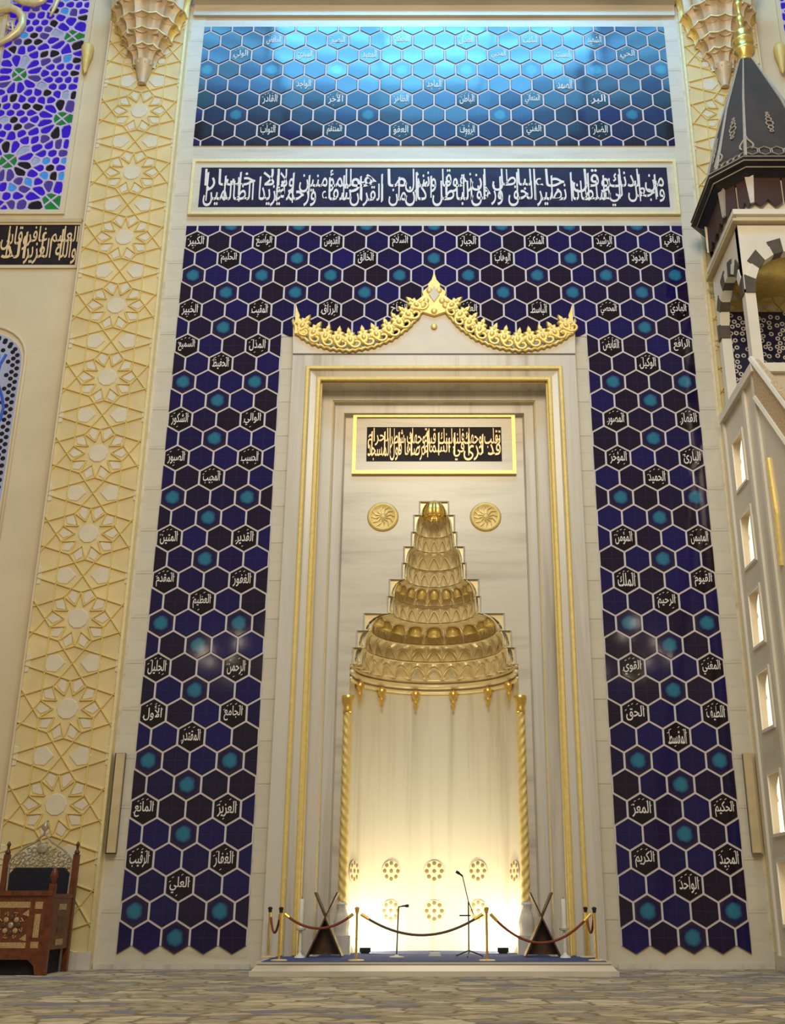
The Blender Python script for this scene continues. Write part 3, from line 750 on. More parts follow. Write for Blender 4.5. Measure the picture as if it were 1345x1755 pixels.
for s in (-1, 1):
    CELLS.append([(s*0.14*A, A), (s*0.34*A, A-0.25), (s*0.56*A, A-0.22), (s*0.64*A, A), (s*0.56*A, A+0.22), (s*0.34*A, A+0.25)])
    CELLS.append([(s*0.92*A, A), (s*0.94*A, A-0.24), (s*1.035*A, A-0.26), (s*1.035*A, A+0.26), (s*0.94*A, A+0.24)])
mb = MB()
for p, q in SEG:
    r = clipseg(p, q, HALF, A)
    if r: strap(mb, *r)
strap_me = mb.mesh(); strap_me.materials.append(M_CARVE_STRAP)
cell_me = []
for c in CELLS:
    if area(c) < 0: c = c[::-1]
    cx = sum(p[0] for p in c)/len(c); cz = sum(p[1] for p in c)/len(c)
    c2 = [(cx+(p[0]-cx)*0.92, cz+(p[1]-cz)*0.92) for p in c]
    me = MB().prism([(p[0]-cx, p[1]-cz) for p in c2], -0.022, 0.0, 0.015).mesh(); me.materials.append(M_CARVE_INLAY); cell_me.append((me, cx, cz))
for s, nm in ((-1, 'gold-toned carved star-pattern pilaster rising behind the wooden preaching chair'), (1, 'gold-toned carved star-pattern pilaster partly hidden by the pulpit spire')):
    t = thing('carved_pilaster', nm, 'pilaster', (s*8.86, 0.13 if s > 0 else 0.0, 0))
    MB().box(-1.185, 1.185, -0.16, 0.45, 0, 30).obj('shaft', M_CARVE_BG, t)
    m = MB(); x0, x1 = sorted((-s*1.20, -s*1.13)); m.box(x0, x1, -0.24, 0.3, 0, 30); m.obj('edge_band', M_PALEGILT, t)
    m = MB(); x0, x1 = sorted((s*1.20, s*1.16)); m.box(x0, x1, -0.22, 0.3, 0, 30); m.obj('edge_band', M_CREAM, t)
    MB().box(-1.21, 1.21, -0.26, -0.15, 0, zz(1632, -0.2)).obj('base_course', M_MARBLE_V, t)
    zc = 24.92-A
    for k in range(-2, 11):
        zk = zc-2.248*k
        if zk < 1.0: continue
        if s > 0 and zk < 14: continue
        pn = link('strapwork', strap_me, None, t, (0, -0.16, zk))
        for (me, cx, cz) in cell_me: link('star_cell', me, None, pn, (cx, 0, cz))
# the lowest, cut-off field of the left pilaster
# ------------------------------------------------------------------ corbels of honeycomb work
def corbel(x, label):
    t = thing('honeycomb_corbel', label, 'corbel', (x, -0.21 if x < 0 else -0.08, 0))
    zt = zz(137, -0.4)
    MB().lathe([(0.0, zt-0.02), (0.13, zt), (0.10, zt+0.10), (0.17, zt+0.30), (0.22, zt+0.55), (0.30, zt+0.75)], 12, a0=PI, a1=2*PI, fn=lambda a, z: 1+0.08*abs(math.cos(4*a))).obj('pendant', M_CORBEL, t, auto=50)
    tiers = [(0.30, 0.52, 0.62, 0.50, 5), (0.50, 0.74, 1.08, 0.48, 5), (0.72, 0.94, 1.52, 0.5, 7), (0.92, 1.14, 1.98, 0.55, 7), (1.12, 1.36, 2.50, 1.2, 9)]
    for k, (r0, r1, dz, h, n) in enumerate(tiers):
        for j in range(n):
            a0, a1 = PI+PI*j/n, PI+PI*(j+1)/n; NU, NV = 6, 6; v = []
            for i in range(NV+1):
                tt = i/NV; rr = r0+(r1-r0)*(1-math.sqrt(max(0, 1-tt*tt)))
                for q in range(NU+1):
                    u = -1+2*q/NU; a = a0+(a1-a0)*q/NU
                    r = rr*(1-0.13*(1-u*u)*(1-tt)) + 0.05*abs(u)**3
                    v.append((r*math.cos(a), r*math.sin(a)*0.8, zt+dz+h*tt+0.12*(1-abs(u))*tt))
            f = [(i*(NU+1)+q, i*(NU+1)+q+1, (i+1)*(NU+1)+q+1, (i+1)*(NU+1)+q) for i in range(NV) for q in range(NU)]
            # underside towards the tier below
            mm = len(v); 
            for q in range(NU+1):
                a = a0+(a1-a0)*q/NU; v.append((r0*0.7*math.cos(a), r0*0.7*math.sin(a)*0.8, zt+dz+0.02))
            f += [(q, mm+q, mm+q+1, q+1) for q in range(NU)]
            mb = MB(); mb.add(v, f); me = mb.mesh(); sharp(me, 50)
            link('corbel_cell', me, M_GILT if (k >= 2 and j in (0, n-1)) else M_CORBEL, t)
        pts = []
        for q in range(n*6+1):
            a = PI+PI*q/(n*6); u = ((q/6) % 1)*2-1
            r = r1+0.05*abs(u)**3+0.01; pts.append((r*math.cos(a), r*math.sin(a)*0.8, zt+dz+h+0.12*(1-abs(u))))
        MB().tube(pts, 0.028, 5).obj('lip', M_PALEGILT, t, smooth=True)
corbel(-8.86, 'pinkish honeycomb corbel hanging at the pilaster top beside the stained-glass window')
corbel(8.86, 'pinkish honeycomb corbel behind the gold finial of the pulpit spire')

# ------------------------------------------------------------------ stained glass
def voronoi(pts, x0, x1, z0, z1, near=1.0):
    out = []
    for i, p in enumerate(pts):
        poly = [(x0, z0), (x1, z0), (x1, z1), (x0, z1)]
        for j, q in enumerate(pts):
            if i == j: continue
            dx, dz = q[0]-p[0], q[1]-p[1]
            if dx*dx+dz*dz > near*near: continue
            poly = clip(poly, dx, dz, (q[0]**2+q[1]**2-p[0]**2-p[1]**2)/2)
            if len(poly) < 3: break
        out.append(poly)
    return out
def centroid(p):
    a = area(p); cx = cz = 0
    for i in range(len(p)):
        x0, z0 = p[i]; x1, z1 = p[(i+1) % len(p)]; w = x0*z1-x1*z0; cx += (x0+x1)*w; cz += (z0+z1)*w
    return cx/(6*a), cz/(6*a)
def stained_window(name, x0, x1, z0, z1, Y, greens, seed):
    rnd = random.Random(seed)
    t = thing(name, None, None, ((x0+x1)/2, Y, z0)); struct(t)
    ox, oz = (x0+x1)/2, z0
    G = [(gx-ox, gz-oz) for gx, gz in greens]; P = []
    for g in G:
        for k in range(12): P.append((g[0]+0.66*math.cos(2*PI*k/12+0.26), g[1]+0.66*math.sin(2*PI*k/12+0.26)))
    P = [p for i, p in enumerate(P) if all(math.hypot(p[0]-q[0], p[1]-q[1]) > 0.19 for q in P[:i])]
    hx = (x1-x0)/2; hz = z1-z0; d = 0.295
    for r in range(int(hz/(d*0.866))+2):
        for c in range(int(2*hx/d)+2):
            p = (-hx+d*(c+0.5*(r % 2))+rnd.uniform(-0.03, 0.03), d*0.866*r+rnd.uniform(-0.03, 0.03))
            if all(math.hypot(p[0]-g[0], p[1]-g[1]) > 0.80 for g in G) and all(math.hypot(p[0]-q[0], p[1]-q[1]) > 0.2 for q in P): P.append(p)
    P = [p for p in P if -hx < p[0] < hx and 0 < p[1] < hz and all(math.hypot(p[0]-g[0], p[1]-g[1]) > 0.55 for g in G)]
    for it in range(2):
        cs = voronoi(P+G, -hx, hx, 0, hz)
        P = [centroid(c) if len(c) > 2 else p for c, p in zip(cs[:len(P)], P)]
    cs = voronoi(P+G, -hx, hx, 0, hz); lat = MB()
    for i, c in enumerate(cs):
        if len(c) < 3: continue
        isg = i >= len(P); subs = [c]
        if isg:
            g = G[i-len(P)]; subs = []
            for q in range(4):
                aa = PI/4+PI/2*q; s1 = clip(c, -math.cos(aa), -math.sin(aa), -math.cos(aa)*g[0]-math.sin(aa)*g[1])
                s1 = clip(s1, math.sin(aa), -math.cos(aa), math.sin(aa)*g[0]-math.cos(aa)*g[1]) if len(s1) > 2 else s1
                if len(s1) > 2: subs.append(s1)
        for s1 in subs:
            ins = inset(s1, 0.026 if isg else 0.027)
            if len(ins) < 3: continue
            if not isg:                                        # round the panes off a little
                ins = [q for k in range(len(ins)) for q in (tuple(ins[k][m]*0.78+ins[k-1][m]*0.22 for m in (0, 1)), tuple(ins[k][m]*0.78+ins[(k+1) % len(ins)][m]*0.22 for m in (0, 1)))]
            n = len(s1); m_ = len(ins)
            # lattice: ring between cell outline and pane opening, triangulated by angle
            cx, cz = centroid(ins)
            ring_ = sorted([(math.atan2(p[1]-cz, p[0]-cx), 0, p) for p in s1]+[(math.atan2(p[1]-cz, p[0]-cx), 1, p) for p in ins])
            def ray(poly, an):
                dx, dz = math.cos(an), math.sin(an); best = 0
                for k in range(len(poly)):
                    p, q = poly[k], poly[(k+1) % len(poly)]; ex, ez = q[0]-p[0], q[1]-p[1]; den = dx*ez-dz*ex
                    if abs(den) < 1e-9: continue
                    tt = ((p[0]-cx)*ez-(p[1]-cz)*ex)/den; u = ((p[0]-cx)*dz-(p[1]-cz)*dx)/den
                    if tt > 0 and -1e-6 <= u <= 1+1e-6: best = max(best, tt)
                return (cx+dx*best, cz+dz*best)
            A_ = [r[0] for r in ring_]; o_ = [ray(s1, a) for a in A_]; i_ = [ray(ins, a) for a in A_]; K = len(A_)
            v = [(p[0], -0.05, p[1]) for p in o_]+[(p[0], -0.05, p[1]) for p in i_]+[(p[0], 0.0, p[1]) for p in i_]
            lat.add(v, [(k, (k+1) % K, K+(k+1) % K, K+k) for k in range(K)]+[(K+k, K+(k+1) % K, 2*K+(k+1) % K, 2*K+k) for k in range(K)])
            col = 'green' if isg else rnd.choices(['blue', 'violet', 'black', 'cyan', 'pale'], [0.60, 0.15, 0.16, 0.04, 0.05])[0]
            MB().prism([(p[0]-cx, p[1]-cz) for p in ins], -0.012, 0.01).obj('pane', GLASS[col], t, loc=(cx, 0, cz))
    lat.obj('lattice', M_LATTICE, t)
    MB().box(-hx, hx, 0.01, 0.04, 0, hz).obj('backing', M_LATTICE, t)
    return t
YL = 0.45
xr = -11.05; zlo = zz(362, YL); zhi = 29.2
greens = [at(px, py, YL) for px, py in ((33, 130), (125, 64), (107, 205), (15, 278), (88, 345), (58, -5))]
w1 = stained_window('window_1', -13.6, xr, zlo, zhi, YL, greens, 3)
b = MB(); b.rsweep(-13.75, xr+0.14, zlo-0.14, zhi, [(0, YL), (0, YL-0.07), (0.14, YL-0.07), (0.14, YL)]); struct(b.obj('trim_3', M_CREAM))
# gilded letter strokes over the window
sc_ = thing('gilded_lettering', 'large gilded letter strokes sweeping over the blue stained glass', 'lettering', (0, 0, 0))
def stroke(pxs, r): 
    MB().tube([(*at(px, py, YL-0.2)[:1], YL-0.2, at(px, py, YL-0.2)[1]) for px, py in pxs], r, 8).obj('letter_stroke', M_PALEGILT, sc_, smooth=True)
stroke([(-30, 84), (-5, 76), (14, 66), (30, 54), (38, 42), (39, 30), (32, 20), (20, 14), (4, 16), (-12, 22)], [0.05, 0.08, 0.10, 0.12, 0.13, 0.13, 0.13, 0.13, 0.12, 0.06])
stroke([(24, -2), (40, 4), (58, 6), (72, 2), (84, -8)], [0.07, 0.11, 0.12, 0.10, 0.06])
stroke([(12, 48), (22, 52), (21, 40), (13, 38), (14, 46)], 0.045)
stroke([(86, 28), (93, 14), (99, 0), (103, -12)], [0.03, 0.06, 0.07, 0.07])
w3 = stained_window('window_3', 11.1, 13.2, zlo, zhi, YL, [at(1420, 150, YL), at(1400, 250, YL)], 5)
b = MB(); b.rsweep(10.98, 13.35, zlo-0.14, zhi, [(0, YL), (0, YL-0.07), (0.14, YL-0.07), (0.14, YL)]); struct(b.obj('trim_4', M_CREAM))
# small gilt shapes standing in for a soft golden patch beside the windows
for s, px in ((-1, 152), (1, 1334)):
    x, z = at(px, 108, YL); m = MB(); m.lathe([(0.0, -0.62), (0.07, -0.5), (0.10, -0.2), (0.16, 0.1), (0.20, 0.35), (0.15, 0.5), (0.0, 0.55)], 12)
    m.obj('gilt_ornament', M_SOFTGOLD, smooth=True, loc=(x, YL-0.215, z)); 
for o, l in zip([o for o in COL.objects if o.name.startswith('gilt_ornament')], ('slender gilt ornament on the cream wall beside the stained-glass window edge', 'slender gilt ornament on the cream wall right behind the pulpit spire')): tag(o, l, 'bracket')
# left calligraphy band
V3 = 'والله العزيز العليم غافر الذنب وقابل التوب'.split()
xl = xx(134, 420, YL); inscription('black inscription panel with cream script under the stained-glass window', -13.6, xl, zz(456, YL), zz(387, YL), YL, V3, M_BLACKPANEL, M_GOLDTEXT,
            [(0.10, 0.10, M_CREAM, 'frame', -0.06)], stroke=0.008)
b = MB(); b.box(-14, xl+0.05, YL-0.10, YL, zz(384, YL), zz(378, YL)); struct(b.obj('trim_5', M_BARWOOD))
# arched window low on the left wall
xa = xx(41, 640, YL); za = zz(556, YL); zb_ = zz(1250, YL)
t = thing('window_2', None, None, (0, YL, 0)); struct(t)
xc = xa-2.0
def arch_pts(x0, x1, zsp, ztop, zb, n=16):
    w = (x1-x0)/2; cx = (x0+x1)/2
    return [(x0, zb), (x1, zb)]+[(cx+w*math.copysign(abs(math.cos(PI*k/n))**0.7, math.cos(PI*k/n)), zsp+(ztop-zsp)*math.sin(PI*k/n)**0.8) for k in range(n+1)]
MB().prism(arch_pts(xa-4.0, xa, za-1.25, za, zb_), -0.02, 0.0).obj('reveal', M_CREAM, t)
m = MB(); op = arch_pts(xa-4.0, xa, za-1.25, za, zb_); 
m.tube([(p[0], -0.03, p[1]) for p in op[1:]], 0.05, 6); m.obj('architrave', M_CREAM, t, smooth=True)
M_WINBG = emis('pale_blue_pane', (0.46, 0.46, 0.56), 0.7)
MB().prism(arch_pts(xa-3.86, xa-0.10, za-1.32, za-0.22, zb_), -0.05, -0.02).obj('pane', M_WINBG, t)
dotm = MB().lathe([(0.0, 0.02), (0.06, 0.015), (0.07, 0.0)], 8).mesh(); dotm.materials.append(M_BLACKPANEL)
for q in range(3):
    P = arch_pts(xa-3.76+0.13*q, xa-0.20-0.13*q, za-1.34, za-0.33-0.13*q, zb_, 30)[1:]
    R = resample(P, 0.21)
    for i, (x, z, a) in enumerate(R):
        if x < xa-1.3 or z < zz(930, YL) or (q == 2 and i % 2): continue
        link('dark_stud', dotm, None, t, (x, -0.05, z+(0.1 if q == 1 else 0)), (PI/2, 0, 0))
curl = [(xa-0.55-0.16*math.sin(k*0.9), za-1.0-0.33*k) for k in range(14)]
MB().tube([(x, -0.06, z) for x, z in curl], 0.045, 6).obj('blue_scroll', emis('blue_scroll_glass', (0.05, 0.12, 0.5), 0.7), t, smooth=True)
for k in range(7):
    x, z = curl[2*k]; MB().ball((x-0.26, -0.06, z-0.1), (0.13, 0.03, 0.17)).obj('turquoise_leaf', GLASS['cyan'], t, smooth=True)

# ------------------------------------------------------------------ wall light bars
for s, l in ((-1, 'the carved preaching chair'), (1, 'the pulpit side')):
    x = s*7.46; z0, z1 = zz(1462), zz(1293)
    t = thing('timber_bar', 'upright pale timber bar fixed on the marble strip next to '+l, 'bar', (x, -0.04, z0))
    MB().box(-0.10, 0.10, -0.14, 0.0, 0, z1-z0).obj('cover', M_BARWOOD, t); MB().box(-0.13-0.03*s*-1, 0.13+0.03*s, -0.05, 0.0, -0.02, z1-z0+0.02).obj('backing', M_DARKSTONE if s < 0 else M_BARWOOD, t)  # left backing extends dark past the cover as the bar's painted shadow

# ------------------------------------------------------------------ platform in front of the niche
pf = thing('marble_platform', 'low stepped marble platform carrying the roped-off blue carpet', 'platform', (0, 0, 0))
YF = -2.54
MB().box(-3.73, 3.73, YF, -0.352, 0, 0.10).obj('plinth', M_MARBLE_H, pf)
m = MB(); m.add([(-3.70, YF+0.02, 0.10), (3.70, YF+0.02, 0.10), (3.70, -0.352, 0.10), (-3.70, -0.352, 0.10), (-3.58, YF+0.08, PLAT_Z-0.05), (3.58, YF+0.08, PLAT_Z-0.05), (3.58, -0.352, PLAT_Z-0.05), (-3.58, -0.352, PLAT_Z-0.05)],
      [(0, 1, 5, 4), (1, 2, 6, 5), (2, 3, 7, 6), (3, 0, 4, 7), (4, 5, 6, 7), (0, 3, 2, 1)]); m.obj('riser', M_MARBLE_H, pf)
MB().box(-3.62, 3.62, YF+0.05, -0.352, PLAT_Z-0.05, PLAT_Z-0.012).obj('nosing', M_MARBLE_H, pf)
m = MB(); m.box(-2.9, 2.9, -0.352, YP+0.1, 0.0, PLAT_Z-0.012); m.obj('inner_floor', M_MARBLE_H, pf)
pv = [(NR*math.cos(PI*k/24), YP+0.1+NR*0.94*math.sin(PI*k/24)) for k in range(25)]
v = [(x*0.99, y, 0.0) for x, y in pv]+[(x*0.99, y, PLAT_Z-0.012) for x, y in pv]
m = MB(); m.add(v, [tuple(range(25, 50)), tuple(reversed(range(25)))]+[(k, (k+1) % 25, 25+(k+1) % 25, 25+k) for k in range(25)]); m.obj('niche_floor', M_MARBLE_H, pf)
m = MB(); m.box(-3.5, 3.5, YF+0.10, -0.38, 0, 0.012); m.box(-2.6, 2.6, -0.38, YP, 0, 0.012)
cv = [(x*0.96, y) for x, y in pv]; m.add([(x, y, 0) for x, y in cv]+[(x, y, 0.012) for x, y in cv], [tuple(range(25, 50))]+[(k, (k+1) % 25, 25+(k+1) % 25, 25+k) for k in range(25)])
tag(m.obj('blue_rug', M_BLUECARPET, loc=(0, 0, PLAT_Z-0.012)), 'plain blue rug covering the marble platform and niche floor', 'rug')

# rope barrier
def post(px, Y, label):
    x = xx(px, 1600, Y); t = thing('barrier_post', label, 'stanchion', (x, Y, PLAT_Z), 'brass rope-barrier posts on the platform')
    MB().lathe([(0.17, 0), (0.17, 0.012), (0.15, 0.022), (0.04, 0.03)], 24).obj('base', M_PALEGILT, t, auto=40)
    MB().lathe([(0.026, 0.02), (0.026, 0.98)], 14).obj('pole', M_GOLD, t, auto=40)
    m = MB(); m.lathe([(0.026, 0.92), (0.04, 0.93), (0.04, 0.98), (0.05, 0.99), (0.05, 1.02), (0.02, 1.04), (0, 1.04)], 14); m.obj('cap', M_BLACK if px in (461, 480, 1005, 1020) else M_GOLD, t, auto=40)
    return Vector((x, Y, PLAT_Z+0.90))
p1 = post(461, -0.75, 'brass barrier post standing deepest on the platform, on the preaching-chair side')
p2 = post(480, -2.15, 'brass barrier post at the platform front corner on the preaching-chair side')
p3 = post(611, -2.2, 'brass barrier post at the platform front beside the plain-pole microphone')
p4 = post(834, -2.2, 'brass barrier post at the platform front beside the boom microphone')
p5 = post(1020, -2.15, 'brass barrier post at the platform front corner on the pulpit side')
p6 = post(1005, -0.75, 'brass barrier post standing deepest on the platform, on the pulpit side')
def rope(a, c, zlow, mat, label):
    mid = (a+c)/2; t = thing('barrier_rope', label, 'rope', (mid.x, mid.y, zlow), 'sagging ropes of the barrier')
    d = (c-a); d.z = 0; u = d.normalized(); a2 = a+u*0.08; c2 = c-u*0.08; sag = (a.z+c.z)/2-zlow
    pts = [a2.lerp(c2, k/24)-Vector((0, 0, sag*(1-(2*k/24-1)**2)))-Vector((mid.x, mid.y, zlow)) for k in range(25)]
    MB().tube(pts, 0.026, 8).obj('cord', mat, t, smooth=True)
    for q, e in ((pts[0], pts[2]), (pts[-1], pts[-3])): MB().tube([q, q.lerp(e, 0.8)], 0.034, 8).obj('end_cap', M_GOLD, t)
M_GREYROPE = simple('grey_brown_velvet', (0.10, 0.07, 0.05), 0.8, 0, 0.2, 30.0)
rope(p2, p3, 0.90, M_ROPE, 'red-brown velvet rope sagging in front of the bookstand beside the preaching-chair side post')
rope(p3, p4, 0.77, M_GREYROPE, 'grey-brown rope sagging across the middle in front of the microphones')
rope(p4, p5, 0.62, M_ROPE, 'deeply sagging red-brown velvet rope in front of the bookstand on the pulpit side')
rope(p1, p2, 0.80, M_ROPE, 'short rope running back to the deepest post on the preaching-chair side')
rope(p6, p5, 0.80, M_ROPE, 'short rope running back to the deepest post on the pulpit side')

# folding bookstands
def bookstand(px, Y, label):
    x = xx(px, 1600, Y); t = thing('folding_bookstand', label, 'bookstand', (x, Y, PLAT_Z+0.014), 'crossed wooden bookstands on the platform')
    zc, hw, ht = 0.80, 0.38, 1.32
    for s in (-1, 1):
        dx = hw; ang = math.atan2(dx, zc)
        M = Matrix.Translation((0, 0.004*s, zc)) @ Matrix.Rotation(s*ang, 4, 'Y')
        m = MB(); m.box(-0.016, 0.016, -0.24, 0.24, -zc/math.cos(ang), (ht-zc)/math.cos(ang), M); m.obj('board', M_DARKWOOD, t)
    MB().prism([(-hw*0.94, 0.03), (hw*0.94, 0.03), (0.01, zc-0.02), (-0.01, zc-0.02)], 0.10, 0.13).obj('infill_panel', M_DARKWOOD, t)
bookstand(558, -0.55, 'crossed dark wooden bookstand beside the candle on the preaching-chair side')
bookstand(928, -0.55, 'crossed dark wooden bookstand beside the candle on the pulpit side')
# candlesticks with candles
for px, l in ((515, 'preaching-chair'), (967, 'pulpit')):
    Y = -0.95; x = xx(px, 1600, Y)
    t = thing('candlestick', 'tall pale candlestick beside the bookstand on the %s side' % l, 'candlestick', (x, Y, PLAT_Z))
    MB().lathe([(0.12, 0), (0.11, 0.03), (0.05, 0.06), (0.03, 0.12), (0.05, 0.2), (0.03, 0.28), (0.035, 0.45), (0.03, 0.54)], 16).obj('stem', M_WAX, t, auto=50)
    MB().lathe([(0.03, 0.54), (0.10, 0.56), (0.115, 0.60), (0.105, 0.60), (0.0, 0.585)], 16).obj('drip_pan', M_WAX, t, auto=50)
    t2 = thing('candle', 'thick white candle on the candlestick of the %s side' % l, 'candle', (x, Y, PLAT_Z+0.602))
    MB().lathe([(0.055, 0), (0.055, 0.58), (0.045, 0.60), (0.0, 0.595)], 14).obj('wax', M_WAX, t2, auto=50); MB().tube([(0, 0, 0.59), (0.005, 0, 0.64)], 0.006, 5).obj('wick', M_BLACK, t2)
# microphones
Y = -0.75
x = xx(680, 1600, Y); t = thing('microphone_stand', 'straight black microphone stand on a round pale base', 'microphone stand', (x, Y, PLAT_Z))
MB().lathe([(0.16, 0), (0.16, 0.015), (0.05, 0.03), (0.02, 0.06)], 20).obj('base', M_WAX, t, auto=40)
MB().tube([(0, 0, 0.05), (0.03, 0, 1.04)], 0.016, 8).obj('pole', M_BLACK, t)
MB().tube([(0.02, 0, 1.03), (0.12, 0, 1.05)], 0.014, 8).obj('arm', M_BLACK, t)
MB().tube([(0.10, 0, 1.05), (0.17, 0, 1.055), (0.19, 0, 1.055), (0.26, 0, 1.06)], [0.018, 0.02, 0.032, 0.03], 10).obj('microphone', M_BLACK, t)
x = xx(803, 1600, Y); t = thing('microphone_stand', 'black tripod microphone stand with raised boom arm', 'microphone stand', (x, Y, PLAT_Z))
for k in range(3):
    a = 2*PI*k/3+0.4; MB().tube([(0, 0, 0.14), (0.34*math.cos(a), 0.34*math.sin(a), 0.02)], 0.014, 6).obj('leg', M_BLACK, t)
MB().tube([(0, 0, 0.08), (0, 0, 1.15)], 0.016, 8).obj('pole', M_BLACK, t)
MB().tube([(0.11, 0, 0.88), (0.0, 0, 1.15), (-0.13, 0, 1.70)], 0.011, 6).obj('boom', M_BLACK, t)
MB().box(-0.20, 0.05, -0.03, 0.03, 0.84, 0.87).obj('shelf', M_BLACK, t)
MB().tube([(-0.12, 0, 1.68), (-0.19, 0, 1.73), (-0.21, 0, 1.745), (-0.27, 0, 1.78)], [0.02, 0.022, 0.034, 0.03], 10).obj('microphone', M_BLACK, t)
# floodlights on the niche floor (with their light)
def flood(x, y, tx, tz, power, label):
    t = thing('floodlight', label, 'floodlight', (x, y, PLAT_Z), 'small floodlights on the niche floor')
    m = MB(); m.box(-0.13, 0.13, -0.05, 0.05, 0.03, 0.13); m.obj('housing', M_BLACK, t); m = MB(); m.box(-0.10, 0.10, -0.03, 0.03, 0, 0.03); m.obj('bracket', M_BLACK, t)
    lamp('floodlight_beam', 'AREA', (x, y+0.02, PLAT_Z+0.16), power, (1.0, 0.86, 0.55), (tx, YP+NR, tz), shape='RECTANGLE', size=0.24, size_y=0.08)
flood(-1.62, 1.05, -0.1, 2.6, 105, 'small black floodlight on the niche floor on the straight-stand microphone side')
flood(1.62, 1.05, 0.1, 2.6, 105, 'small black floodlight on the niche floor on the boom microphone side')
tag(MB().prism([(-0.14, 0), (0.14, 0), (0.11, 0.07), (-0.11, 0.07)], -0.08, 0.08).obj('socket_box', M_WAX, loc=(0.02, -0.2, PLAT_Z)), 'small white socket box on the blue rug between the microphones', 'socket box')

# ------------------------------------------------------------------ carved preaching chair
XR, XL, YB, YFR = -8.0, -9.55, -0.85, -2.2
ch = thing('preaching_chair', 'carved reddish wooden preaching chair with pearl inlay and fretwork back', 'chair', ((XR+XL)/2, (YB+YFR)/2, 0))
hw, hd = (XR-XL)/2, (YB-YFR)/2
for sx in (-1, 1):
    MB().box(sx*hw-0.06, sx*hw+0.06, -hd-0.03, -hd+0.09, 0, 1.78).obj('front_post', M_WOOD, ch)
    m = MB(); m.box(sx*hw-0.06, sx*hw+0.06, hd-0.09, hd+0.03, 0, 2.42); m.obj('back_post', M_WOOD, ch)
    MB().lathe([(0.05, 0), (0.065, 0.05), (0.03, 0.1), (0.03, 0.17), (0.05, 0.2), (0.03, 0.25), (0, 0.29)], 10).obj('post_finial', M_DARKWOOD, ch, smooth=True, loc=(sx*hw, hd-0.03, 2.42))
    MB().lathe([(0.06, 0), (0.05, 0.08), (0.09, 0.16), (0.06, 0.26), (0.03, 0.34), (0, 0.36)], 10).obj('post_knob', M_WOOD, ch, smooth=True, loc=(sx*hw, -hd+0.03, 1.76))
    MB().box(sx*hw-0.035, sx*hw+0.035, -hd+0.06, hd-0.06, 0.48, 1.52).obj('side_panel', M_WOOD, ch)
    MB().box(sx*hw-0.05, sx*hw+0.05, -hd+0.02, hd-0.02, 1.50, 1.58).obj('arm_rail', M_WOOD, ch)
fp = MB(); fp.box(-hw+0.05, hw-0.05, -hd, -hd+0.05, 0.44, 1.56); fpo = fp.obj('front_panel', M_WOOD, ch)
MB().box(-hw-0.05, hw+0.05, -hd-0.05, -hd+0.09, 1.54, 1.64).obj('front_rail', M_WOOD, ch)
m = MB(); m.add(*(lambda P: ([(x, y, z) for y in (-hd-0.01, -hd+0.05) for x, z in P], [tuple(range(len(P))), tuple(reversed(range(len(P), 2*len(P))))]+[(i, (i+1) % len(P), len(P)+(i+1) % len(P), len(P)+i) for i in range(len(P))]))(
    [(-hw, 0.0), (-hw+0.16, 0.0), (-hw+0.20, 0.18), (-hw+0.34, 0.30), (hw-0.34, 0.30), (hw-0.20, 0.18), (hw-0.16, 0.0), (hw, 0.0), (hw, 0.48), (-hw, 0.48)])); m.obj('apron', M_WOOD, ch)
yf = -hd-0.006
for (x0, x1, z0, z1) in [(-0.62, -0.46, 1.28, 1.42), (-0.36, 0.36, 1.30, 1.42), (0.46, 0.62, 1.28, 1.42), (-0.60, -0.48, 0.72, 1.18), (0.48, 0.60, 0.72, 1.18), (-0.62, -0.46, 0.52, 0.64), (-0.36, 0.36, 0.52, 0.63), (0.46, 0.62, 0.52, 0.64)]:
    MB().box(x0, x1, yf, yf+0.012, z0, z1).obj('inlay_plaque', M_INLAY, fpo)
for k in range(8):
    a = 2*PI*k/8; MB().ball((0.15*math.cos(a), yf, 0.96+0.15*math.sin(a)), (0.055, 0.012, 0.055)).obj('rosette_petal', M_INLAY if k % 2 else M_DARKWOOD, fpo, smooth=True)
    MB().tube([(0.20*math.cos(a+0.39), yf, 0.96+0.20*math.sin(a+0.39)), (0.27*math.cos(a+0.3), yf-0.004, 0.96+0.27*math.sin(a+0.3)), (0.25*math.cos(a+0.6), yf, 0.96+0.25*math.sin(a+0.6))], 0.014, 5).obj('rosette_tendril', M_INLAY, fpo)
MB().ball((0, yf, 0.96), (0.06, 0.015, 0.06)).obj('rosette_heart', M_LACE, fpo, smooth=True)
for sx in (-1, 1):
    for sz in (-1, 1): MB().prism([(sx*0.30-0.09, 0.96+sz*0.24-0.03), (sx*0.30+0.06, 0.96+sz*0.24-0.07), (sx*0.30+0.04, 0.96+sz*0.24+0.07)], yf, yf+0.01).obj('corner_inlay', M_INLAY, fpo)
for z in (0.62, 0.85, 1.08, 1.32):                        # inlay on the side facing the niche
    MB().box(hw+0.035, hw+0.043, -0.22, 0.22, z-0.06, z+0.06).obj('side_inlay', M_INLAY if z in (0.62, 1.32) else M_DARKWOOD, ch)
MB().box(-hw+0.10, hw-0.10, -hd+0.16, hd-0.12, 0.01, 0.9).obj('under_shade_box', M_VELVET, ch)  # dark filler box that paints the shade beneath the seat
MB().box(-hw+0.05, hw-0.05, -hd+0.08, hd-0.06, 0.9, 1.10).obj('seat', M_DARKWOOD, ch)
m = MB(); m.prism([(-0.66, 1.10), (0.66, 1.10), (0.66, 2.02), (0.55, 2.14), (-0.55, 2.14), (-0.66, 2.02)], hd-0.10, hd-0.02, 0.03); m.obj('back_cushion', M_VELVET, ch)
MB().box(-hw+0.06, hw-0.06, -hd+0.2, hd-0.12, 1.10, 1.24).obj('seat_cushion', M_VELVET, ch)
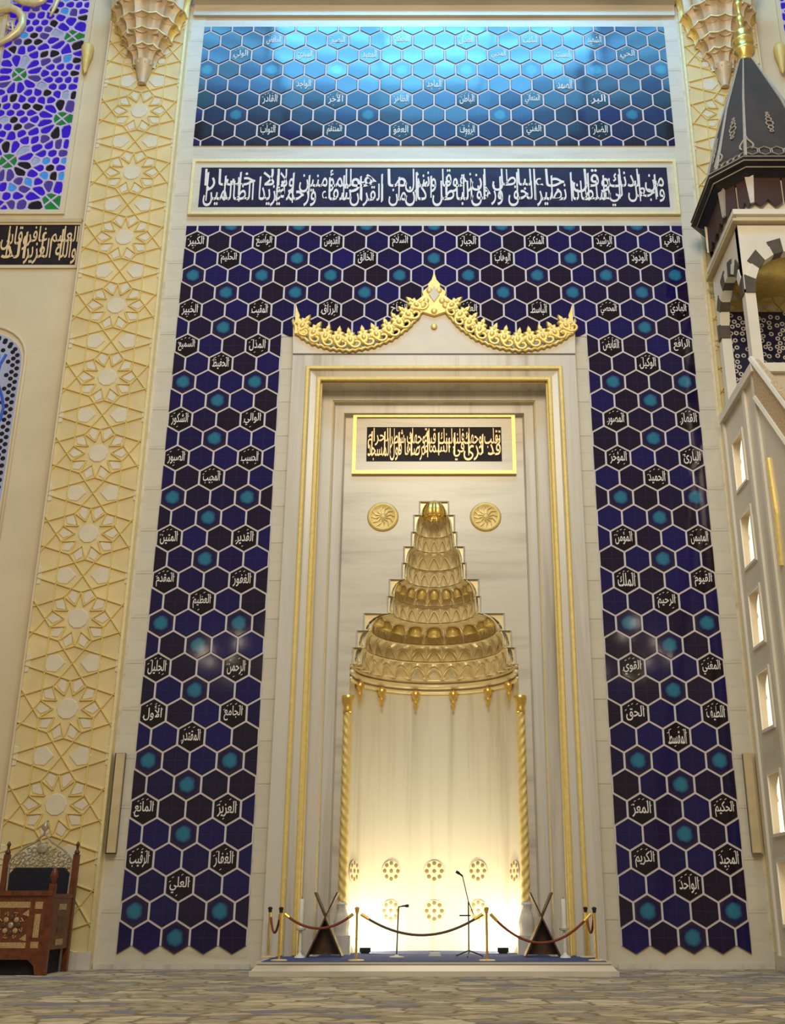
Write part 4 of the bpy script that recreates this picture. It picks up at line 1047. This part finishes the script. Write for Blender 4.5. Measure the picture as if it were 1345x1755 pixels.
# fretwork crown of the back: interlaced scrolls
fr = bpy.data.objects.new('fretwork_back', None); COL.objects.link(fr); fr.parent = ch
rnd = random.Random(5)
prof_top = lambda x: 2.22+0.48*math.cos(PI/2*min(1, abs(x)/0.72))**0.75+0.16*max(0, 1-abs(x)/0.2)
for sx in (-1, 1):
    for i in range(6):
        for j in range(5):
            x = sx*(0.06+0.115*i); z = 2.14+0.12*j+0.03*(i % 2)
            if z+0.06 > prof_top(x): continue
            a0 = rnd.uniform(0, 6.28); r = 0.062
            MB().tube([(x+r*(1-0.06*k)*math.cos(a0+sx*0.62*k), hd-0.05, z+r*(1-0.06*k)*math.sin(a0+sx*0.62*k)) for k in range(11)], 0.022, 5).obj('scroll', M_LACE, fr)
    MB().tube([(sx*(0.72-0.72*k/12), hd-0.05, prof_top(0.72-0.72*k/12)) for k in range(13)], 0.024, 6).obj('crown_rail', M_LACE, fr)
    MB().tube([(sx*0.66, hd-0.05, 1.15), (sx*0.68, hd-0.05, 1.5), (sx*0.70, hd-0.05, 2.22)], 0.03, 6).obj('side_tracery', M_LACE, fr)
MB().lathe([(0.10, -0.02), (0.12, 0), (0.10, 0.02), (0.06, 0.03), (0, 0.03)], 16).obj('medallion', M_LACE, fr, loc=(0, hd-0.08, 2.55), rot=(PI/2, 0, 0))
MB().lathe([(0.02, 0), (0.03, 0.04), (0.015, 0.08), (0.085, 0.17), (0.05, 0.26), (0.0, 0.34)], 12).obj('crown_finial', M_LACE, fr, smooth=True, loc=(0, hd-0.05, 2.82))

# ------------------------------------------------------------------ stepped pulpit
XM, KX0, KX1, KY0, KY1 = 7.69, 7.69, 10.11, -3.07, -0.61
mn = thing('stepped_pulpit', 'tall marble pulpit with lit niches, striped arches and dark faceted spire', 'pulpit', (8.9, -1.84, 0))
def w2l(v): return [(x-8.9, y+1.84, z) for x, y, z in v]
class WB(MB):
    def obj(s, *a, **k): s.v = w2l(s.v); return MB.obj(s, *a, **k)
ZK0, ZK1 = 13.6, 17.6
SL = 1.18
# side wall: back shaft plus the stair flank, with openings left for the niches
niches = [(790, 742, 841), (920, 870, 972), (1055, 1000, 1108), (1195, 1140, 1256), (1375, 1300, 1420), (1530, 1478, 1590)]
NY0, NY1 = -1.75, -0.80
def zat(px, py, X):                                        # height of a pixel on the plane x = X
    x = (px-CX)/F; u = (CY-py)/F; t = X/x; return H+t*(S_+u*C_)
nz = []
for (pxc, (yc, y0, y1)) in zip((1268, 1284, 1300, 1318, 1335, 1350), niches):
    zc = zat(pxc, yc, XM); nz.append(zc)
hz_ = 0.72
b = WB(); X1 = 10.11
b.box(XM, X1, -0.80, -0.27, 0, ZK0)
b.box(XM, X1, KY0, NY1 if False else -1.75, 0, ZK0)
zs = [0.0]
for zc in sorted(nz): zs += [zc-hz_, zc+hz_]
zs.append(ZK0)
for i in range(0, len(zs), 2): b.box(XM, X1, -1.75, -0.80, zs[i], zs[i+1])
for i in range(1, len(zs)-1, 2): b.box(XM+0.30, X1, -1.75, -0.80, zs[i], zs[i+1])
b.obj('shaft', M_MINBAR, mn)
yend = KY0-(ZK0-0.9)/SL
b = WB(); P = [(KY0, 0), (KY0, ZK0-0.9), (yend, 0)]
b.add([(x, y, z) for x in (XM, X1) for y, z in P], [(0, 1, 2), (5, 4, 3), (0, 3, 4, 1), (1, 4, 5, 2), (2, 5, 3, 0)]); b.obj('stair_flank', M_MINBAR, mn)
b = WB(); hb = 1.05                                        # sloping parapet
P = [(KY0, ZK0-0.9), (KY0, ZK0-0.9+hb), (yend-0.9, hb), (yend-0.9, 0), (yend, 0)]
b.add([(x, y, z) for x in (XM-0.06, XM+0.14) for y, z in P], [(0, 1, 2, 3, 4), (9, 8, 7, 6, 5)]+[(i, (i+1) % 5, 5+(i+1) % 5, 5+i) for i in range(5)]); b.obj('parapet', simple('parapet_fretwork', (0.58, 0.42, 0.24), 0.5, 0.05, 0.35, 22.0), mn)
for dz in (0.0, hb):
    b = WB(); b.tube([(XM-0.05, KY0, ZK0-0.9+dz), (XM-0.05, yend, dz)], 0.075, 6); b.obj('handrail' if dz else 'string_moulding', M_MINBAR_LT, mn)
for zc in nz:
    nb = bpy.data.objects.new('lit_niche', None); COL.objects.link(nb); nb.parent = mn; nb.location = (XM-8.9, -1.275+1.84, zc)
    hy = 0.475
    m = MB()
    for (y0, y1, z0, z1) in ((-hy, -hy+0.07, -hz_+0.07, hz_-0.07), (hy-0.07, hy, -hz_+0.07, hz_-0.07), (-hy, hy, -hz_, -hz_+0.07), (-hy, hy, hz_-0.07, hz_)): m.box(-0.04, -0.002, y0, y1, z0, z1)
    m.obj('niche_frame', M_MINBAR_LT, nb)
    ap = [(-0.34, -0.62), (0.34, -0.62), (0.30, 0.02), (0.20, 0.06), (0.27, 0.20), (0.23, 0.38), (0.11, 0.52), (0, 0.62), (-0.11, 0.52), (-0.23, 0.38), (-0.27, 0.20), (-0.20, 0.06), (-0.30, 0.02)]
    m = MB(); m.add([(0.10, y, z) for y, z in ap]+[(0.20, y, z) for y, z in ap], [tuple(range(len(ap))), tuple(reversed(range(len(ap), 2*len(ap))))]+[(i, (i+1) % len(ap), len(ap)+(i+1) % len(ap), len(ap)+i) for i in range(len(ap))]); m.obj('glowing_panel', M_LITNICHE, nb)  # added panel glows in place of the lit niche back
for (y, wd, mt) in ((-0.31, 0.09, M_MINBAR_LT), (-2.15, 0.12, M_MINBAR_LT), (KY0+0.12, 0.10, M_MINBAR_LT)):
    b = WB(); b.box(XM-0.06, XM+0.05, y-wd, y+wd*0.4, 0, ZK0-0.2); b.obj('edge_moulding', mt, mn)
b = WB(); b.box(XM-0.12, X1, KY0-0.12, -0.27, ZK0-0.25, ZK0-0.02); b.obj('string_course', M_MINBAR_LT, mn)
b = WB(); b.box(XM-0.10, X1, KY0, -0.27, 0, 0.30); b.obj('plinth', M_MINBAR, mn)
# gilt panel edge on the stair flank
b = WB(); b.tube([(XM-0.02, -3.35, 11.0), (XM-0.02, -3.45, 9.6), (XM-0.02, -3.4, 8.4)], 0.06, 6); b.obj('gilt_edge', M_GILT, mn)
# kiosk: corner posts, arched upper walls
pw = 0.26
for (x, y) in ((KX0, KY0), (KX1-pw, KY0), (KX0, KY1-pw), (KX1-pw, KY1-pw)):
    b = WB(); b.box(x, x+pw, y, y+pw, ZK0-0.1, ZK0+2.1); b.obj('corner_post', M_MINBAR_LT, mn)
ZS = ZK0+2.0; r_in = (KX1-KX0)/2-pw
def arch_wall(n=20):
    hwid = (KX1-KX0)/2; pts = [(-hwid, ZS), (-hwid, ZK1), (hwid, ZK1), (hwid, ZS)]
    arc = [(r_in*math.cos(PI*k/n), ZS+1.25*r_in*math.sin(PI*k/n)**0.9) for k in range(n+1)]
    v = []; f = []
    for (x, z) in arc:                                      # strips from the arc up to the top edge
        v += [(x, 0, z), (x, 0, ZK1), (x, 0.22, z), (x, 0.22, ZK1)]
    for k in range(n):
        a, c = 4*k, 4*(k+1); f += [(a, a+1, c+1, c), (a+2, c+2, c+3, a+3), (a, c, c+2, a+2), (a+1, a+3, c+3, c+1)]
    m = MB(); m.add(v, f); m.box(-hwid, -r_in, 0, 0.22, ZS, ZK1); m.box(r_in, hwid, 0, 0.22, ZS, ZK1); return m, arc
for nm, M in (('front', Matrix.Translation((0, KY0+1.84, 0))), ('side', Matrix.Translation((KX0-8.9, 0, 0)) @ Matrix.Rotation(-PI/2, 4, 'Z'))):
    m, arc = arch_wall(); m.v = [tuple(M @ Vector(p)) for p in m.v]; aw = m.obj('arched_wall', M_MINBAR_LT, mn)
    nv = 11
    for k in range(nv):                                     # striped voussoirs
        a0, a1 = PI*k/nv, PI*(k+1)/nv; g = lambda a, s: (r_in*s*math.cos(a), ZS+1.25*r_in*s*math.sin(a)**0.9)
        P = [g(a0, 1.0), g(a0, 1.34 if k % 2 == 0 else 1.22), g(a1, 1.34 if k % 2 == 0 else 1.22), g(a1, 1.0)]
        P = [(max(-1.19, min(1.19, p[0])), p[1]) for p in P]
        if area(P) < 0: P = P[::-1]
        m = MB(); m.prism(P, -0.03, 0.24 if k % 2 == 0 else 0.23); m.v = [tuple(M @ Vector(p)) for p in m.v]; m.obj('voussoir', M_DARKSTONE if k % 2 == 0 else M_MINBAR_LT, aw)
b = WB(); b.box(KX0, KX1, KY0, KY1, ZK1-0.02, ZK1+0.35); b.box(KX0-0.1, KX1+0.1, KY0-0.1, KY1+0.1, ZK1+0.25, ZK1+0.40); b.obj('entablature', M_MINBAR_LT, mn)
b = WB(); b.box(KX0-0.14, KX1+0.14, KY0-0.14, KY1+0.14, ZK1+0.02, ZK1+0.10); b.obj('cornice_moulding', M_BARWOOD, mn)
b = WB(); b.lathe([(1.0, 0), (0.8, 0.35), (0.4, 0.62), (0, 0.7)], 20, M=Matrix.Translation((8.9, -1.84, ZK1-0.75))); b.obj('inner_dome', M_GILT, mn, smooth=True)
kb = WB(); kb.box(KX0+0.2, KX1-0.2, KY1-0.12, KY1-0.05, ZK0-0.1, ZS+0.9); kbo = kb.obj('tiled_back', M_NAVY, mn)
m = MB(); rnd = random.Random(9); centers = []
while len(centers) < 150:
    c = (rnd.uniform(KX0+0.25, KX1-0.25), rnd.uniform(ZK0, ZS+0.85))
    if all(math.hypot(c[0]-q[0], c[1]-q[1]) > 0.135 for q in centers): centers.append(c)
for (x, z) in centers: m.tube([(x-8.9+0.05*math.cos(PI/4*k), KY1-0.13+1.84, z+0.05*math.sin(PI/4*k)) for k in range(8)], 0.018, 4, closed=True)
ro = m.obj('white_rings', M_WHITE, kbo); ro['kind'] = 'stuff'
# dark cornice, spire, finial
def oct_ring(r, z, ch=0.7/1.7):
    c = r*ch; return [(-r, -r+c, z), (-r+c, -r, z), (r-c, -r, z), (r, -r+c, z), (r, r-c, z), (r-c, r, z), (-r+c, r, z), (-r, r-c, z)]
def oct_loft(name, prof, mat, parent=mn):
    v = []; 
    for r, z in prof: v += oct_ring(r, z)
    f = [(l*8+i, l*8+(i+1) % 8, (l+1)*8+(i+1) % 8, (l+1)*8+i) for l in range(len(prof)-1) for i in range(8)]+[tuple(reversed(range(8))), tuple(range((len(prof)-1)*8, len(prof)*8))]
    m = MB(); m.add(v, f); return m.obj(name, mat, parent)
zc0 = ZK1+0.40; M_VALANCE = simple('dark_brown_valance', (0.05, 0.018, 0.012), 0.5, 0, 0.2, 6.0)
oct_loft('collar', [(1.25, zc0-0.05), (1.30, zc0+1.0)], M_MINBAR_LT)
# hanging dark panels with pale bracket edges around the collar
colr = oct_ring(1.36, 0)
for i in range(8):
    a, c = Vector(colr[i]), Vector(colr[(i+1) % 8]); d = c-a; L = d.length; ang = math.atan2(d.y, d.x)
    for k in range(2):
        w = L/2-0.05; mid = a+d*(0.25+0.5*k)
        m = MB(); m.prism([(-w/2, 0.20), (-w/4, 0.06), (0, 0.26), (w/4, 0.06), (w/2, 0.20), (w/2, 0.96), (-w/2, 0.96)], -0.02, 0.02)
        m.obj('valance_panel', M_VALANCE, mn, loc=(mid.x, mid.y, zc0), rot=(0, 0, ang))
    m = MB(); m.prism([(-0.05, 0.15), (0.05, 0.15), (0.11, 0.96), (-0.11, 0.96)], -0.04, 0.02); m.obj('bracket', M_SILVER, mn, loc=(a.x, a.y, zc0), rot=(0, 0, ang-PI/8))
ZE = 0.42
oct_loft('eave', [(r, z+ZE) for r, z in [(1.38, zc0+0.50), (1.62, zc0+0.72), (1.70, zc0+0.74), (1.70, zc0+0.95), (1.52, zc0+1.10), (1.30, zc0+1.12)]], M_SPIREDARK)
for z, r in ((zc0+0.78, 1.712), (zc0+0.90, 1.712), (zc0+0.66, 1.60)):
    m = MB(); m.tube(oct_ring(r, z+ZE), 0.018, 5, closed=True); m.obj('silver_line', M_SILVER, mn)
zs0, zs1 = zc0+1.10+ZE, 24.0
sp = oct_loft('spire', [(1.46, zs0), (0.86, zs0+2.4), (0.20, zs1)], M_SPIRE)
R0, R1, R2 = oct_ring(1.47, zs0), oct_ring(0.87, zs0+2.4), oct_ring(0.205, zs1)
for i in range(8):
    MB().tube([R0[i], R1[i], R2[i]], [0.05, 0.035, 0.02], 6).obj('spire_rib', M_SILVER, sp)
    a, c = Vector(R0[i]), Vector(R0[(i+1) % 8]); e, g = Vector(R1[i]), Vector(R1[(i+1) % 8])
    n_ = 5                                                   # fretted border of small hexagons along the eave
    for k in range(n_):
        p = a.lerp(c, (k+0.5)/n_); q = e.lerp(g, (k+0.5)/n_); up = (q-p).normalized(); al = (c-a).normalized(); rr = (c-a).length/n_*0.48; out = al.cross(up)*0.02
        cc = p+up*(rr*1.3)+out
        MB().tube([cc+al*(rr*math.cos(PI/3*j+PI/6))+up*(rr*math.sin(PI/3*j+PI/6)) for j in range(6)], 0.018, 4, closed=True).obj('fret_hexagon', M_SILVER, sp)
    mid = (a+c)/2; midu = (e+g)/2; up = (midu-mid).normalized(); al = (c-a).normalized(); out = al.cross(up)*0.02
    mm = MB()                                                # silvered leaf ornament on each face
    for k, (h_, r_) in enumerate(((1.05, 0.045), (1.2, 0.07), (1.38, 0.10), (1.55, 0.075), (1.70, 0.05), (1.82, 0.03))):
        cc = mid+up*h_+out; mm.tube([cc+al*(r_*math.cos(PI/4*j))+up*(r_*math.sin(PI/4*j)) for j in range(8)], 0.02, 4, closed=True)
    mm.obj('leaf_ornament', M_SILVER, sp)
    for s in (0.12, 0.88):
        cc = mid.lerp(mid, 0)+al*((s-0.5)*(c-a).length)+up*0.50+out
        MB().tube([cc+al*(0.07*(1 if s < 0.5 else -1)*math.sin(j))+up*(0.10*j-0.2) for j in range(6)], 0.028, 4).obj('corner_scroll', M_SILVER, sp)
m = MB(); m.lathe([(0.22, 0), (0.24, 0.04), (0.20, 0.22), (0.30, 0.34), (0.31, 0.46), (0.20, 0.56), (0.30, 0.70), (0.30, 0.82), (0.18, 0.95), (0.24, 1.06), (0.16, 1.2), (0.07, 1.35), (0.09, 1.5), (0.13, 1.62), (0.08, 1.74), (0.05, 1.95), (0.10, 2.1), (0.12, 2.2), (0.07, 2.32), (0.03, 2.5), (0.0, 2.7)], 18)
m.obj('finial', M_GOLD, mn, smooth=True, loc=(0, 0, zs1-0.02))
